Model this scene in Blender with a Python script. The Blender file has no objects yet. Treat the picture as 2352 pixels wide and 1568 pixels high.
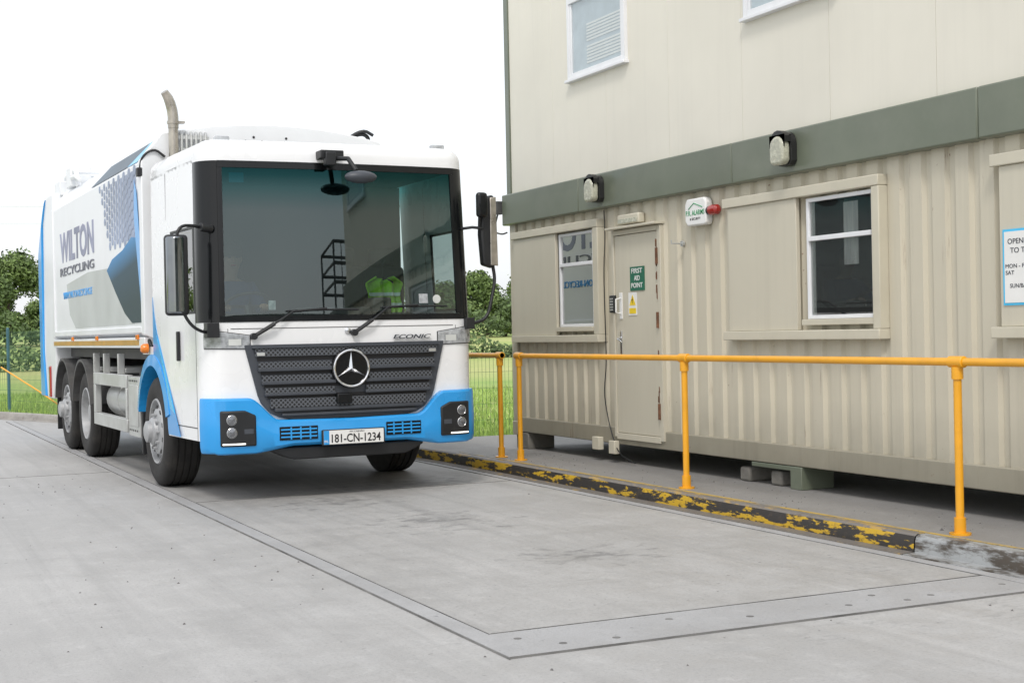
import bpy, bmesh, math, random
from mathutils import Vector, Matrix, noise
random.seed(7)
S=bpy.context.scene; C=S.collection
rad=math.radians
# ------------------------------------------------------------------ materials
def N(nt,t,**k):
    n=nt.nodes.new(t)
    for a,b in k.items(): setattr(n,a,b)
    return n
def ramp(nt,fac,stops):
    r=N(nt,'ShaderNodeValToRGB'); e=r.color_ramp.elements
    while len(e)<len(stops): e.new(0.5)
    for i,(p,c) in enumerate(stops):
        e[i].position=p; e[i].color=(c if len(c)==4 else (*c,1))
    nt.links.new(fac,r.inputs[0]); return r.outputs[0]
def coords(nt,scale=(1,1,1),src='Object'):
    tc=N(nt,'ShaderNodeTexCoord'); m=N(nt,'ShaderNodeMapping'); m.inputs['Scale'].default_value=scale
    nt.links.new(tc.outputs[src],m.inputs[0]); return m.outputs[0]
def noise(nt,vec,scale,detail=5,rough=.6,dist=0):
    n=N(nt,'ShaderNodeTexNoise'); n.inputs['Scale'].default_value=scale; n.inputs['Detail'].default_value=detail
    n.inputs['Roughness'].default_value=rough; n.inputs['Distortion'].default_value=dist
    nt.links.new(vec,n.inputs['Vector']); return n.outputs['Fac']
def mth(nt,op,a,b=None,clamp=False):
    m=N(nt,'ShaderNodeMath',operation=op,use_clamp=clamp)
    for i,v in enumerate((a,b)):
        if v is None: continue
        if isinstance(v,(int,float)): m.inputs[i].default_value=v
        else: nt.links.new(v,m.inputs[i])
    return m.outputs[0]
def mix(nt,fac,a,b,mode='MIX'):
    m=N(nt,'ShaderNodeMix',data_type='RGBA',blend_type=mode)
    for s,v in ((m.inputs[0],fac),(m.inputs[6],a),(m.inputs[7],b)):
        if isinstance(v,(int,float)): s.default_value=v
        elif isinstance(v,tuple): s.default_value=v if len(v)==4 else (*v,1)
        else: nt.links.new(v,s)
    return m.outputs[2]
def newmat(name):
    m=bpy.data.materials.new(name); m.use_nodes=True
    return m,m.node_tree,m.node_tree.nodes['Principled BSDF']
def mat(name,col,rough=.5,metal=0,var=.12,vs=6,bump=0,bs=60,coat=0,dirt=0,dirtcol=(.12,.1,.08),scale=(1,1,1),emit=0,spec=.5):
    m,nt,b=newmat(name); v=coords(nt,scale)
    n=noise(nt,v,vs,3); c2=tuple(x*(1-var) for x in col); c3=tuple(min(1,x*(1+var*.5)) for x in col)
    c=ramp(nt,n,[(.3,c2),(.7,c3)])
    if dirt:
        d=noise(nt,v,vs*.6,6,.7); f=ramp(nt,d,[(.5,(0,0,0)),(.8,(dirt,)*3)])
        c=mix(nt,f,c,dirtcol)
    nt.links.new(c,b.inputs['Base Color'])
    r=ramp(nt,n,[(.3,(max(0,rough-.05),)*3),(.7,(min(1,rough+.07),)*3)])
    nt.links.new(r,b.inputs['Roughness'])
    b.inputs['Metallic'].default_value=metal; b.inputs['Specular IOR Level'].default_value=spec
    if coat: b.inputs['Coat Weight'].default_value=coat; b.inputs['Coat Roughness'].default_value=.06
    if bump:
        bp=N(nt,'ShaderNodeBump'); bp.inputs['Strength'].default_value=bump; bp.inputs['Distance'].default_value=.01
        nt.links.new(noise(nt,v,bs,3),bp.inputs['Height']); nt.links.new(bp.outputs[0],b.inputs['Normal'])
    if emit:
        b.inputs['Emission Color'].default_value=(1,.97,.9,1); b.inputs['Emission Strength'].default_value=emit
    return m
M={}
M['white']=mat('white_paint',(.85,.86,.87),.28,var=.03,vs=2,coat=.4,dirt=.10,dirtcol=(.45,.43,.4))
M['bodywhite']=mat('body_white_paint',(.80,.82,.84),.35,var=.04,vs=1.5,coat=.2,dirt=.15,dirtcol=(.42,.41,.38))
M['blue']=mat('blue_paint',(.022,.32,.75),.3,var=.06,vs=2,coat=.4,dirt=.10,dirtcol=(.10,.18,.26))
M['cyan']=mat('cyan_vinyl',(.06,.50,.82),.3,var=.05,coat=.3)
M['black']=mat('black_plastic',(.014,.015,.017),.45,var=.2)
M['gloss']=mat('gloss_black',(.008,.009,.01),.16,var=.1,spec=.35)
M['anth']=mat('anthracite_plastic',(.055,.062,.075),.42,var=.12,bump=.1,bs=200)
M['rubber']=mat('tyre_rubber',(.022,.021,.02),.8,var=.3,vs=9,dirt=.35,dirtcol=(.10,.09,.08),bump=.2,bs=80)
M['rim']=mat('wheel_silver',(.42,.43,.44),.5,metal=.2,var=.2,dirt=.6,dirtcol=(.16,.145,.13),vs=9)
M['chrome']=mat('chrome',(.75,.76,.78),.12,metal=1,var=.06)
M['dchrome']=mat('smoked_chrome',(.28,.30,.32),.07,metal=1,var=.1)
M['mirror']=mat('mirror_glass',(.7,.72,.74),.04,metal=1,var=.02)
M['alu']=mat('aluminium',(.58,.59,.58),.42,metal=.55,var=.12,dirt=.35,dirtcol=(.28,.26,.23),vs=5)
M['steelgrey']=mat('grey_chassis_paint',(.08,.08,.08),.6,var=.3,dirt=.5,dirtcol=(.14,.12,.1))
M['exhaust']=mat('exhaust_steel',(.52,.48,.42),.3,metal=.85,var=.3,vs=8)
M['lens']=mat('clear_lens',(.42,.44,.46),.08,var=.45,vs=22,coat=.8)
M['lamp']=mat('lamp_projector',(.20,.21,.23),.06,var=.4,vs=30,coat=1,metal=.4)
M['amber']=mat('amber_lens',(.85,.22,.01),.2,coat=.5)
M['red']=mat('red_lens',(.35,.02,.015),.2,coat=.5)
M['led']=mat('led_lamp',(.9,.9,.85),.2,emit=1.4)
M['plate']=mat('plate_white',(.78,.78,.76),.4,var=.03)
M['ink']=mat('ink_black',(.012,.012,.014),.5)
M['gold']=mat('reflective_tape',(.55,.30,.05),.35,var=.2,metal=.2)
M['seat']=mat('seat_fabric',(.03,.032,.036),.9,var=.3,bump=.3)
M['dash']=mat('dashboard',(.025,.026,.028),.6,var=.2,bump=.2)
M['cabin']=mat('cab_lining',(.025,.027,.03),.8,var=.2)
M['hivis']=mat('hi_vis_fabric',(.30,.60,.02),.7,var=.45,vs=9,bump=.5,bs=20)
M['tape']=mat('silver_tape',(.6,.62,.6),.4,var=.1)
M['skin']=mat('skin',(.30,.17,.12),.55,var=.12,vs=20)
M['hair']=mat('dark_hair',(.02,.015,.01),.8)
M['cloth']=mat('navy_cloth',(.02,.04,.12),.85,var=.2)
M['letgrey']=mat('lettering_slate',(.34,.36,.47),.6,var=.35,vs=.8,spec=.2)
M['letdark']=mat('lettering_dark',(.20,.21,.24),.6,spec=.2)
M['signink']=mat('sign_lettering',(.04,.045,.06),.5)
M['swoosh']=mat('grey_vinyl',(.50,.53,.51),.5,var=.12,vs=1.5,spec=.3)
M['hex']=mat('pale_slate_vinyl',(.34,.40,.53),.5,var=.3,vs=1,spec=.3)
M['stkblue']=mat('sticker_blue',(.02,.22,.33),.5)
M['band']=mat('green_grey_steel',(.135,.156,.112),.4,var=.14,vs=1.2,coat=.25,dirt=.25,dirtcol=(.3,.3,.25))
M['alumwin']=mat('window_frame_white',(.76,.77,.79),.4,var=.05)
M['creamtrim']=mat('cream_trim',(.57,.535,.43),.5,var=.06,vs=2,dirt=.25,dirtcol=(.30,.26,.19))
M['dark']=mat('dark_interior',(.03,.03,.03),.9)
M['pane_reflection']=mat('pale_pane_reflection',(.42,.43,.42),.9,var=.3,vs=6,scale=(1,6,.5))
M['lamphouse']=mat('lamp_black_housing',(.02,.02,.02),.35)
M['lamplens']=mat('lamp_prismatic_lens',(.48,.48,.38),.25,var=.25,vs=30,bump=.6,bs=90,coat=.4)
M['sgreen']=mat('sign_green',(.015,.14,.08),.4)
M['lgreen']=mat('alarm_green',(.01,.30,.10),.4)
M['swhite']=mat('sign_white',(.8,.8,.78),.4,var=.04)
M['syellow']=mat('sign_yellow',(.85,.62,.02),.4)
M['cement']=mat('concrete_block',(.2,.19,.17),.9,var=.3,bump=.5,bs=25)
M['rust']=mat('rust',(.16,.075,.04),.9,var=.5,vs=20,bump=.4)
M['wire']=mat('fence_green',(.07,.14,.09),.5)
M['fpost']=mat('fence_post_teal',(.05,.14,.17),.5)
M['wood']=mat('bark',(.07,.05,.035),.9,var=.4,bump=.5,bs=12)
M['pebble']=mat('pebbles',(.16,.155,.15),.9,var=.5,vs=15)
M['shed']=mat('shed_cladding',(.05,.06,.055),.6,var=.15,vs=.3)

def slate():
    m,nt,b=newmat('slate_vinyl'); tc=N(nt,'ShaderNodeTexCoord'); sx=N(nt,'ShaderNodeSeparateXYZ'); nt.links.new(tc.outputs['Object'],sx.inputs[0])
    t=mth(nt,'ADD',sx.outputs[2],mth(nt,'MULTIPLY',sx.outputs[1],.12))
    mr=N(nt,'ShaderNodeMapRange'); mr.inputs[1].default_value=2.0; mr.inputs[2].default_value=2.95; nt.links.new(t,mr.inputs[0])
    nt.links.new(ramp(nt,mr.outputs[0],[(0,(.035,.062,.07)),(.38,(.04,.08,.11)),(.62,(.08,.26,.50)),(.92,(.60,.70,.80))]),b.inputs['Base Color'])
    b.inputs['Roughness'].default_value=.5; b.inputs['Specular IOR Level'].default_value=.2; return m
M['steelblue']=slate()
M['chamf']=mat('slate_chamfer_vinyl',(.15,.19,.23),.5,var=.3,vs=1,spec=.3)

def perforated():
    m,nt,b=newmat('perforated_grille'); v=coords(nt,(1,1,1))
    mp=N(nt,'ShaderNodeMapping'); mp.inputs['Rotation'].default_value=(0,rad(45),0); nt.links.new(v,mp.inputs[0])
    vo=N(nt,'ShaderNodeTexVoronoi',feature='F1'); vo.inputs['Scale'].default_value=38; vo.inputs['Randomness'].default_value=0
    sc=N(nt,'ShaderNodeMapping'); sc.inputs['Scale'].default_value=(1,0,1); nt.links.new(mp.outputs[0],sc.inputs[0])
    nt.links.new(sc.outputs[0],vo.inputs['Vector'])
    c=ramp(nt,vo.outputs['Distance'],[(.32,(.010,.010,.012)),(.40,(.10,.11,.125))])
    nt.links.new(c,b.inputs['Base Color']); b.inputs['Roughness'].default_value=.45
    bp=N(nt,'ShaderNodeBump'); bp.inputs['Strength'].default_value=.6; bp.inputs['Distance'].default_value=.006
    nt.links.new(c,bp.inputs['Height']); nt.links.new(bp.outputs[0],b.inputs['Normal'])
    return m
M['perf']=perforated()

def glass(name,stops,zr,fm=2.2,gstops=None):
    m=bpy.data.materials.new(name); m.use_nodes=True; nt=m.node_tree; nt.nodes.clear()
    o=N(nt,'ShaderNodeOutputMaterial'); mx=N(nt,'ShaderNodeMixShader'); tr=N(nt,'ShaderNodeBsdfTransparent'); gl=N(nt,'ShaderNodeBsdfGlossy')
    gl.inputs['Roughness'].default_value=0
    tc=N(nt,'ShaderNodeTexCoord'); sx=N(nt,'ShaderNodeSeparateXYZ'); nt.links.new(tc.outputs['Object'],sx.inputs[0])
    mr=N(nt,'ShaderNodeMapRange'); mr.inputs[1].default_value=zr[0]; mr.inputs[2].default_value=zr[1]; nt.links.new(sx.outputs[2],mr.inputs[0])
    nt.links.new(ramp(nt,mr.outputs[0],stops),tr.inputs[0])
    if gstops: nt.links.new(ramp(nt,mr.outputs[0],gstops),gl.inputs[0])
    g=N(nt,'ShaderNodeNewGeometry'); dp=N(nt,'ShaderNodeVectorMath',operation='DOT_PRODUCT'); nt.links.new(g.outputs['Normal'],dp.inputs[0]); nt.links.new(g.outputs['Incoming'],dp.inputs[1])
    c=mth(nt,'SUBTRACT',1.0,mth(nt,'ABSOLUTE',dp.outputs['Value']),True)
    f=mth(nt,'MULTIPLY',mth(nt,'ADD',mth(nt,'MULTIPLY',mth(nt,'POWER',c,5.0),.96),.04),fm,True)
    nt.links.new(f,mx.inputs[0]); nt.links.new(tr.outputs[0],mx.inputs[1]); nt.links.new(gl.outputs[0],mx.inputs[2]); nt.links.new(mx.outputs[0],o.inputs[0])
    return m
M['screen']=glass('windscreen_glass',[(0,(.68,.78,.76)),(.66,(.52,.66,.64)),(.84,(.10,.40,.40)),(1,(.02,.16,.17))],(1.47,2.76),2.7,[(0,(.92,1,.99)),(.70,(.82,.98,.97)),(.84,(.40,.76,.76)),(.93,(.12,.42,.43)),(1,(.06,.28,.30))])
M['cabglass']=glass('cab_side_glass',[(0,(.6,.66,.64)),(1,(.55,.6,.59))],(1.5,2.3),2.2)
M['winglass']=glass('window_glass',[(0,(.6,.63,.62)),(1,(.6,.63,.62))],(0,3),7.0)
M['winglass2']=glass('window_glass_dim',[(0,(.75,.78,.77)),(1,(.75,.78,.77))],(0,3),4.5)
M['clearglass']=glass('clear_window_glass',[(0,(.92,.95,.95)),(1,(.92,.95,.95))],(0,3),2.5)

def leafmat(name,c1,c2):
    m,nt,b=newmat(name); g=N(nt,'ShaderNodeNewGeometry')
    v=coords(nt); n=noise(nt,v,.6,2)
    a=mix(nt,ramp(nt,n,[(.35,(0,0,0)),(.65,(1,1,1))]),c1,c2)
    hs=N(nt,'ShaderNodeHueSaturation'); nt.links.new(a,hs.inputs['Color'])
    mr=N(nt,'ShaderNodeMapRange'); mr.inputs[3].default_value=.6; mr.inputs[4].default_value=1.45
    nt.links.new(g.outputs['Random Per Island'],mr.inputs[0]); nt.links.new(mr.outputs[0],hs.inputs['Value'])
    nt.links.new(hs.outputs[0],b.inputs['Base Color']); b.inputs['Roughness'].default_value=.7
    return m
M['leaf']=leafmat('leaves',(.095,.15,.045),(.17,.24,.07))
M['leafd']=leafmat('hedge_leaves',(.075,.12,.04),(.12,.18,.055))
M['grassb']=leafmat('grass_blades',(.24,.38,.08),(.35,.47,.13))

def grassmat():
    m,nt,b=newmat('field_grass'); v=coords(nt)
    n1=noise(nt,v,.05,3); n2=noise(nt,v,1.5,6,.75); n3=noise(nt,v,14,3,.7)
    c=ramp(nt,n1,[(.4,(.28,.42,.09)),(.50,(.42,.49,.15)),(.60,(.52,.52,.20))])
    c=mix(nt,ramp(nt,n2,[(.3,(.25,.25,.25)),(.7,(0,0,0))]),c,(.12,.20,.05))
    c=mix(nt,ramp(nt,n3,[(.35,(.3,.3,.3)),(.6,(0,0,0))]),c,(.12,.20,.05))
    nt.links.new(c,b.inputs['Base Color']); b.inputs['Roughness'].default_value=.9
    bp=N(nt,'ShaderNodeBump'); bp.inputs['Strength'].default_value=.5; bp.inputs['Distance'].default_value=.04
    nt.links.new(n3,bp.inputs['Height']); nt.links.new(bp.outputs[0],b.inputs['Normal'])
    return m
M['grass']=grassmat()

def concrete(name,base,stain=1.0,track=True,fine=60,spots=()):
    m,nt,b=newmat(name); v=coords(nt)
    big=noise(nt,v,.35,4,.6); mid=noise(nt,v,2.2,7,.7,.4)
    c=ramp(nt,big,[(.3,tuple(x*.84 for x in base)),(.7,tuple(x*1.08 for x in base))])
    c=mix(nt,ramp(nt,mid,[(.35,(.34*stain,)*3),(.62,(0,0,0))]),c,(base[0]*.64,base[1]*.62,base[2]*.59))
    mot=noise(nt,v,7.5,5,.65,.6); c=mix(nt,ramp(nt,mot,[(.56,(0,0,0)),(.72,(.30,)*3)]),c,tuple(min(1,x*1.30) for x in base))
    c=mix(nt,ramp(nt,mot,[(.28,(.30,)*3),(.42,(0,0,0))]),c,tuple(x*.60 for x in base))
    if track:
        vt=coords(nt,(3.2,.12,1)); t=noise(nt,vt,1.0,5,.65,.6)
        c=mix(nt,ramp(nt,t,[(.52,(0,0,0)),(.74,(.42*stain,)*3)]),c,tuple(x*.62 for x in base))
        for ang,sc_,o_,k_ in ((55,2.5,1.25,.34),(24,4.0,.66,.26),(-15,5.0,.60,.30)):
            vt2=N(nt,'ShaderNodeMapping'); vt2.inputs['Rotation'].default_value=(0,0,rad(ang)); vt2.inputs['Scale'].default_value=(sc_,.14,1)
            nt.links.new(coords(nt),vt2.inputs[0]); t2=noise(nt,vt2.outputs[0],1.0,4,.6,1.1)
            c=mix(nt,ramp(nt,t2,[(.55,(0,0,0)),(.75,(k_,)*3)]),c,tuple(min(1,x*o_) for x in base))
        sp=noise(nt,v,1.1,3,.5,0); sp2=noise(nt,coords(nt,(1,2.2,1)),9,6,.7)
        c=mix(nt,mth(nt,'MULTIPLY',ramp(nt,sp,[(.60,(0,0,0)),(.70,(1,1,1))]),ramp(nt,sp2,[(.50,(0,0,0)),(.60,(.5,.5,.5))])),c,tuple(x*.4 for x in base))
    for (sx_,sy_,rx_,ry_) in spots:
        mp=N(nt,'ShaderNodeMapping'); mp.inputs['Location'].default_value=(-sx_/rx_,-sy_/ry_,0); mp.inputs['Scale'].default_value=(1/rx_,1/ry_,0); nt.links.new(coords(nt),mp.inputs[0])
        ln=N(nt,'ShaderNodeVectorMath',operation='LENGTH'); nt.links.new(mp.outputs[0],ln.inputs[0])
        fall=mth(nt,'SUBTRACT',1.0,ln.outputs['Value'],True)
        nn=noise(nt,coords(nt,(1,1.4,1)),5.5,8,.68,.2); k=mth(nt,'ADD',nn,mth(nt,'MULTIPLY',fall,.18))
        c=mix(nt,mth(nt,'MULTIPLY',ramp(nt,k,[(.60,(0,0,0)),(.74,(.62,)*3)]),ramp(nt,fall,[(0,(0,0,0)),(.25,(1,1,1))])),c,tuple(x*.32 for x in base))
    f=noise(nt,v,fine,3,.7)
    c=mix(nt,ramp(nt,f,[(.3,(.40,)*3),(.5,(0,0,0))]),c,tuple(x*.5 for x in base))
    sp3=noise(nt,v,23,2,.5); c=mix(nt,ramp(nt,sp3,[(.72,(0,0,0)),(.75,(.7,.7,.7))]),c,tuple(x*.35 for x in base))
    nt.links.new(c,b.inputs['Base Color'])
    nt.links.new(ramp(nt,mid,[(.3,(.5,)*3),(.7,(.78,)*3)]),b.inputs['Roughness'])
    bp=N(nt,'ShaderNodeBump'); bp.inputs['Strength'].default_value=.4; bp.inputs['Distance'].default_value=.006
    nt.links.new(f,bp.inputs['Height']); nt.links.new(bp.outputs[0],b.inputs['Normal'])
    return m
M['yard']=concrete('yard_concrete',(.44,.435,.425))
M['deck']=concrete('deck_concrete',(.41,.404,.393),1.2,True,60,[(3.80,9.4,.8,.9),(3.5,11.0,.8,.8),(3.95,7.5,.7,.6),(4.6,12.0,1.2,.8)])
M['pave']=concrete('pavement_asphalt',(.27,.262,.252),.8,False,110)
M['edge']=concrete('edge_steel',(.40,.40,.402),.8,False,90)
M['joint']=mat('joint_dark',(.19,.187,.18),.9,var=.5,vs=3)

def wallmat(name,base,rustamt=.5,zrange=None,streak=.3):
    m,nt,b=newmat(name); v=coords(nt)
    n=noise(nt,v,.8,4); c=ramp(nt,n,[(.3,tuple(x*.95 for x in base)),(.7,tuple(x*1.03 for x in base))])
    st=noise(nt,coords(nt,(5,5,.22)),1.6,6,.7); c=mix(nt,ramp(nt,st,[(.5,(0,0,0)),(.8,(streak,)*3)]),c,tuple(x*.62 for x in base))
    if rustamt:
        r1=noise(nt,coords(nt,(9,9,.7)),1.5,7,.75); r2=noise(nt,v,1.1,3)
        c=mix(nt,mth(nt,'MULTIPLY',ramp(nt,r1,[(.60,(0,0,0)),(.68,(1,1,1))]),ramp(nt,r2,[(.48,(0,0,0)),(.62,(rustamt,)*3)])),c,(.17,.09,.05))
        r3=noise(nt,coords(nt,(22,22,18)),1.0,2,.5); c=mix(nt,mth(nt,'MULTIPLY',ramp(nt,r3,[(.73,(0,0,0)),(.76,(.7,)*3)]),ramp(nt,r2,[(.50,(0,0,0)),(.60,(1,1,1))])),c,(.18,.09,.05))
    if zrange:
        sx=N(nt,'ShaderNodeSeparateXYZ'); nt.links.new(v,sx.inputs[0]); mr=N(nt,'ShaderNodeMapRange')
        mr.inputs[1].default_value=zrange[0]; mr.inputs[2].default_value=zrange[1]; mr.inputs[3].default_value=.85; mr.inputs[4].default_value=0; nt.links.new(sx.outputs[2],mr.inputs[0])
        c=mix(nt,mth(nt,'MULTIPLY',mr.outputs[0],noise(nt,v,3,5)),c,(.13,.12,.09))
    nt.links.new(c,b.inputs['Base Color']); b.inputs['Roughness'].default_value=.5
    bp=N(nt,'ShaderNodeBump'); bp.inputs['Strength'].default_value=.14; bp.inputs['Distance'].default_value=.02
    nt.links.new(noise(nt,v,1.7,3),bp.inputs['Height']); nt.links.new(bp.outputs[0],b.inputs['Normal'])
    return m
M['cream']=wallmat('cream_container_paint',(.56,.52,.415),.8,(.3,.8),.35)
M['creamlow']=wallmat('cream_base_beam_paint',(.34,.315,.245),.9,(.2,.6),.5)
M['creamup']=wallmat('cream_cladding',(.72,.69,.60),0,None,.12)
M['flat']=wallmat('cream_flat_panel',(.56,.525,.425),0,None,.2)

def worn(name,paint,under,thr=(.47,.52),vs=5,silver=False,dirtc=(.10,.07,.05)):
    m,nt,b=newmat(name); v=coords(nt)
    n=noise(nt,coords(nt,(1,.35,1.6)),vs,7,.7)
    c=mix(nt,ramp(nt,n,[(thr[0],(0,0,0)),(thr[1],(1,1,1))]),under,paint)
    d=noise(nt,v,18,4); c=mix(nt,ramp(nt,d,[(.55,(0,0,0)),(.75,(.6,)*3)]),c,dirtc)
    nt.links.new(c,b.inputs['Base Color']); b.inputs['Roughness'].default_value=.5
    if silver: b.inputs['Metallic'].default_value=.4
    bp=N(nt,'ShaderNodeBump'); bp.inputs['Strength'].default_value=.4; bp.inputs['Distance'].default_value=.004
    nt.links.new(n,bp.inputs['Height']); nt.links.new(bp.outputs[0],b.inputs['Normal'])
    return m
M['kerb']=worn('worn_kerb_paint',(.56,.35,.02),(.035,.03,.026),(.505,.53),10)
M['kerbtop']=worn('worn_kerb_top',(.40,.26,.07),(.17,.155,.14),(.56,.62),8)
M['kerbsilver']=worn('worn_kerb_steel',(.42,.43,.43),(.10,.085,.07),(.42,.5),4,True)
M['kerbplain']=worn('plain_kerb',(.36,.34,.31),(.28,.26,.24),(.4,.6))
M['linepaint']=worn('worn_line_paint',(.5,.34,.08),(.24,.23,.21),(.42,.50))
M['rail']=mat('yellow_rail_paint',(.82,.38,.012),.35,var=.10,vs=4,coat=.3,dirt=.32,dirtcol=(.3,.14,.04))

# ------------------------------------------------------------------ mesh builder
class MB:
    def __init__(s): s.v=[];s.f=[];s.m=[]
    def add(s,vs,fs,mi=0):
        o=len(s.v); s.v+=[tuple(p) for p in vs]; s.f+=[tuple(i+o for i in f) for f in fs]; s.m+=[mi]*len(fs); return s
    def box(s,x0,x1,y0,y1,z0,z1,mi=0):
        v=[(x,y,z) for x in (x0,x1) for y in (y0,y1) for z in (z0,z1)]
        return s.add(v,[(0,1,3,2),(4,6,7,5),(0,4,5,1),(2,3,7,6),(0,2,6,4),(1,5,7,3)],mi)
    def cyl(s,p0,p1,r0,r1=None,n=14,mi=0):
        r1=r0 if r1 is None else r1; p0=Vector(p0);p1=Vector(p1); d=(p1-p0).normalized()
        a=d.orthogonal().normalized(); b=d.cross(a); v=[]
        for p,r in((p0,r0),(p1,r1)):
            for i in range(n):
                t=2*math.pi*i/n; v.append(p+a*math.cos(t)*r+b*math.sin(t)*r)
        f=[(i,(i+1)%n,n+(i+1)%n,n+i) for i in range(n)]+[tuple(range(n))[::-1],tuple(range(n,2*n))]
        return s.add(v,f,mi)
    def tube(s,pts,r,n=10,mi=0,sub=0):
        P=[Vector(p) for p in pts]; Rr=list(r) if isinstance(r,list) else [r]*len(P)
        for _ in range(sub):
            Q=[P[0]];q=[Rr[0]]
            for i in range(len(P)-1):
                Q.append(P[i].lerp(P[i+1],.25));Q.append(P[i].lerp(P[i+1],.75)); q+=[Rr[i]*.75+Rr[i+1]*.25,Rr[i]*.25+Rr[i+1]*.75]
            Q.append(P[-1]); q.append(Rr[-1]); P=Q; Rr=q
        v=[];prev=None
        for i,p in enumerate(P):
            d=(P[min(i+1,len(P)-1)]-P[max(i-1,0)]).normalized()
            a=(prev-d*prev.dot(d)) if prev is not None else d.orthogonal()
            if a.length<1e-5: a=d.orthogonal()
            a.normalize(); prev=a; b=d.cross(a)
            for k in range(n):
                t=2*math.pi*k/n; v.append(p+(a*math.cos(t)+b*math.sin(t))*Rr[i])
        f=[]
        for i in range(len(P)-1):
            for k in range(n): f.append((i*n+k,i*n+(k+1)%n,(i+1)*n+(k+1)%n,(i+1)*n+k))
        f+=[tuple(range(n))[::-1],tuple(range((len(P)-1)*n,len(P)*n))]
        return s.add(v,f,mi)
    def lathe(s,prof,c,ax,n=40,mi=0):
        c=Vector(c); ax=Vector(ax).normalized(); a=ax.orthogonal().normalized(); b=ax.cross(a); v=[]
        for r,h in prof:
            for i in range(n):
                t=2*math.pi*i/n; v.append(c+ax*h+(a*math.cos(t)+b*math.sin(t))*max(r,1e-4))
        f=[(j*n+i,j*n+(i+1)%n,(j+1)*n+(i+1)%n,(j+1)*n+i) for j in range(len(prof)-1) for i in range(n)]
        return s.add(v,f,mi)
    def prism(s,poly,ax,a,b,mi=0):
        def P(p,t): return {'x':(t,p[0],p[1]),'y':(p[0],t,p[1]),'z':(p[0],p[1],t)}[ax]
        n=len(poly); v=[P(p,a) for p in poly]+[P(p,b) for p in poly]
        return s.add(v,[tuple(range(n)),tuple(range(2*n-1,n-1,-1))]+[(i,(i+1)%n,n+(i+1)%n,n+i) for i in range(n)],mi)
    def grid(s,F,us,vs,mi=0):
        v=[F(u,w) for w in vs for u in us]; n=len(us)
        return s.add(v,[(j*n+i,j*n+i+1,(j+1)*n+i+1,(j+1)*n+i) for j in range(len(vs)-1) for i in range(n-1)],mi)
    def obj(s,name,mats,parent=None,smooth=True,bevel=0,label=None,cat=None,group=None,kind=None,world=False,recalc=True,seg=2):
        me=bpy.data.meshes.new(name)
        off=Vector((0,0,0))
        if parent is None and kind is None:
            xs=[p[0] for p in s.v];ys=[p[1] for p in s.v];zs=[p[2] for p in s.v]
            off=Vector(((min(xs)+max(xs))/2,(min(ys)+max(ys))/2,min(zs)))
        me.from_pydata([tuple(Vector(p)-off) for p in s.v],[],s.f)
        for m in (mats if isinstance(mats,list) else [mats]): me.materials.append(M[m] if isinstance(m,str) else m)
        me.polygons.foreach_set('material_index',s.m)
        if recalc:
            bm=bmesh.new(); bm.from_mesh(me); bmesh.ops.recalc_face_normals(bm,faces=bm.faces); bm.to_mesh(me); bm.free()
        if smooth: me.shade_smooth(); me.set_sharp_from_angle(angle=rad(32))
        me.update()
        o=bpy.data.objects.new(name,me); C.objects.link(o); o.location=off
        if parent is not None:
            o.parent=parent
            if world: o.location=-Vector(parent.location)
        if bevel:
            b=o.modifiers.new('bevel','BEVEL'); b.width=bevel; b.segments=seg; b.limit_method='ANGLE'; b.angle_limit=rad(40)
        tag(o,label,cat,group,kind)
        return o
def tag(o,label=None,cat=None,group=None,kind=None):
    if label:o['label']=label
    if cat:o['category']=cat
    if group:o['group']=group
    if kind:o['kind']=kind
def thing(name,label=None,cat=None,loc=(0,0,0),rotz=0,group=None,parent=None):
    e=bpy.data.objects.new(name,None); C.objects.link(e); e.location=loc; e.rotation_euler[2]=rotz; e.empty_display_size=.3
    if parent: e.parent=parent
    tag(e,label,cat,group); return e
def clone(o,parent=None):
    n=o.copy(); C.objects.link(n)
    if parent is not None: n.parent=parent
    for ch in o.children: clone(ch,n)
    return n
def text(name,body,orig,right,up,w,h,m,parent,world=False,ext=.0015,bold=.0,center=False,shear=0,label=None):
    cu=bpy.data.curves.new(name,'FONT'); cu.body=body; cu.size=1; cu.extrude=.001; cu.offset=bold; cu.shear=shear; cu.resolution_u=3
    t=bpy.data.objects.new(name+'_c',cu); C.objects.link(t); bpy.context.view_layer.update()
    me=bpy.data.meshes.new_from_object(t.evaluated_get(bpy.context.evaluated_depsgraph_get()))
    bpy.data.objects.remove(t)
    xs=[v.co.x for v in me.vertices]; ys=[v.co.y for v in me.vertices]
    x0,x1,y0,y1=min(xs),max(xs),min(ys),max(ys)
    sy=h/(y1-y0) if h else None; sx=w/(x1-x0) if w else sy
    if sy is None: sy=sx
    R=Vector(right).normalized();U=Vector(up).normalized();Nn=R.cross(U); O=Vector(orig)
    cx=(x0+x1)/2 if center else x0
    for v in me.vertices:
        v.co=O+R*((v.co.x-cx)*sx)+U*((v.co.y-y0)*sy)+Nn*(ext if v.co.z>0 else 0)
    me.materials.clear(); me.materials.append(M[m]); me.name=name
    o=bpy.data.objects.new(name,me); C.objects.link(o); o.parent=parent
    if world: o.location=-Vector(parent.location)
    if label:o['label']=label
    return o

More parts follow.
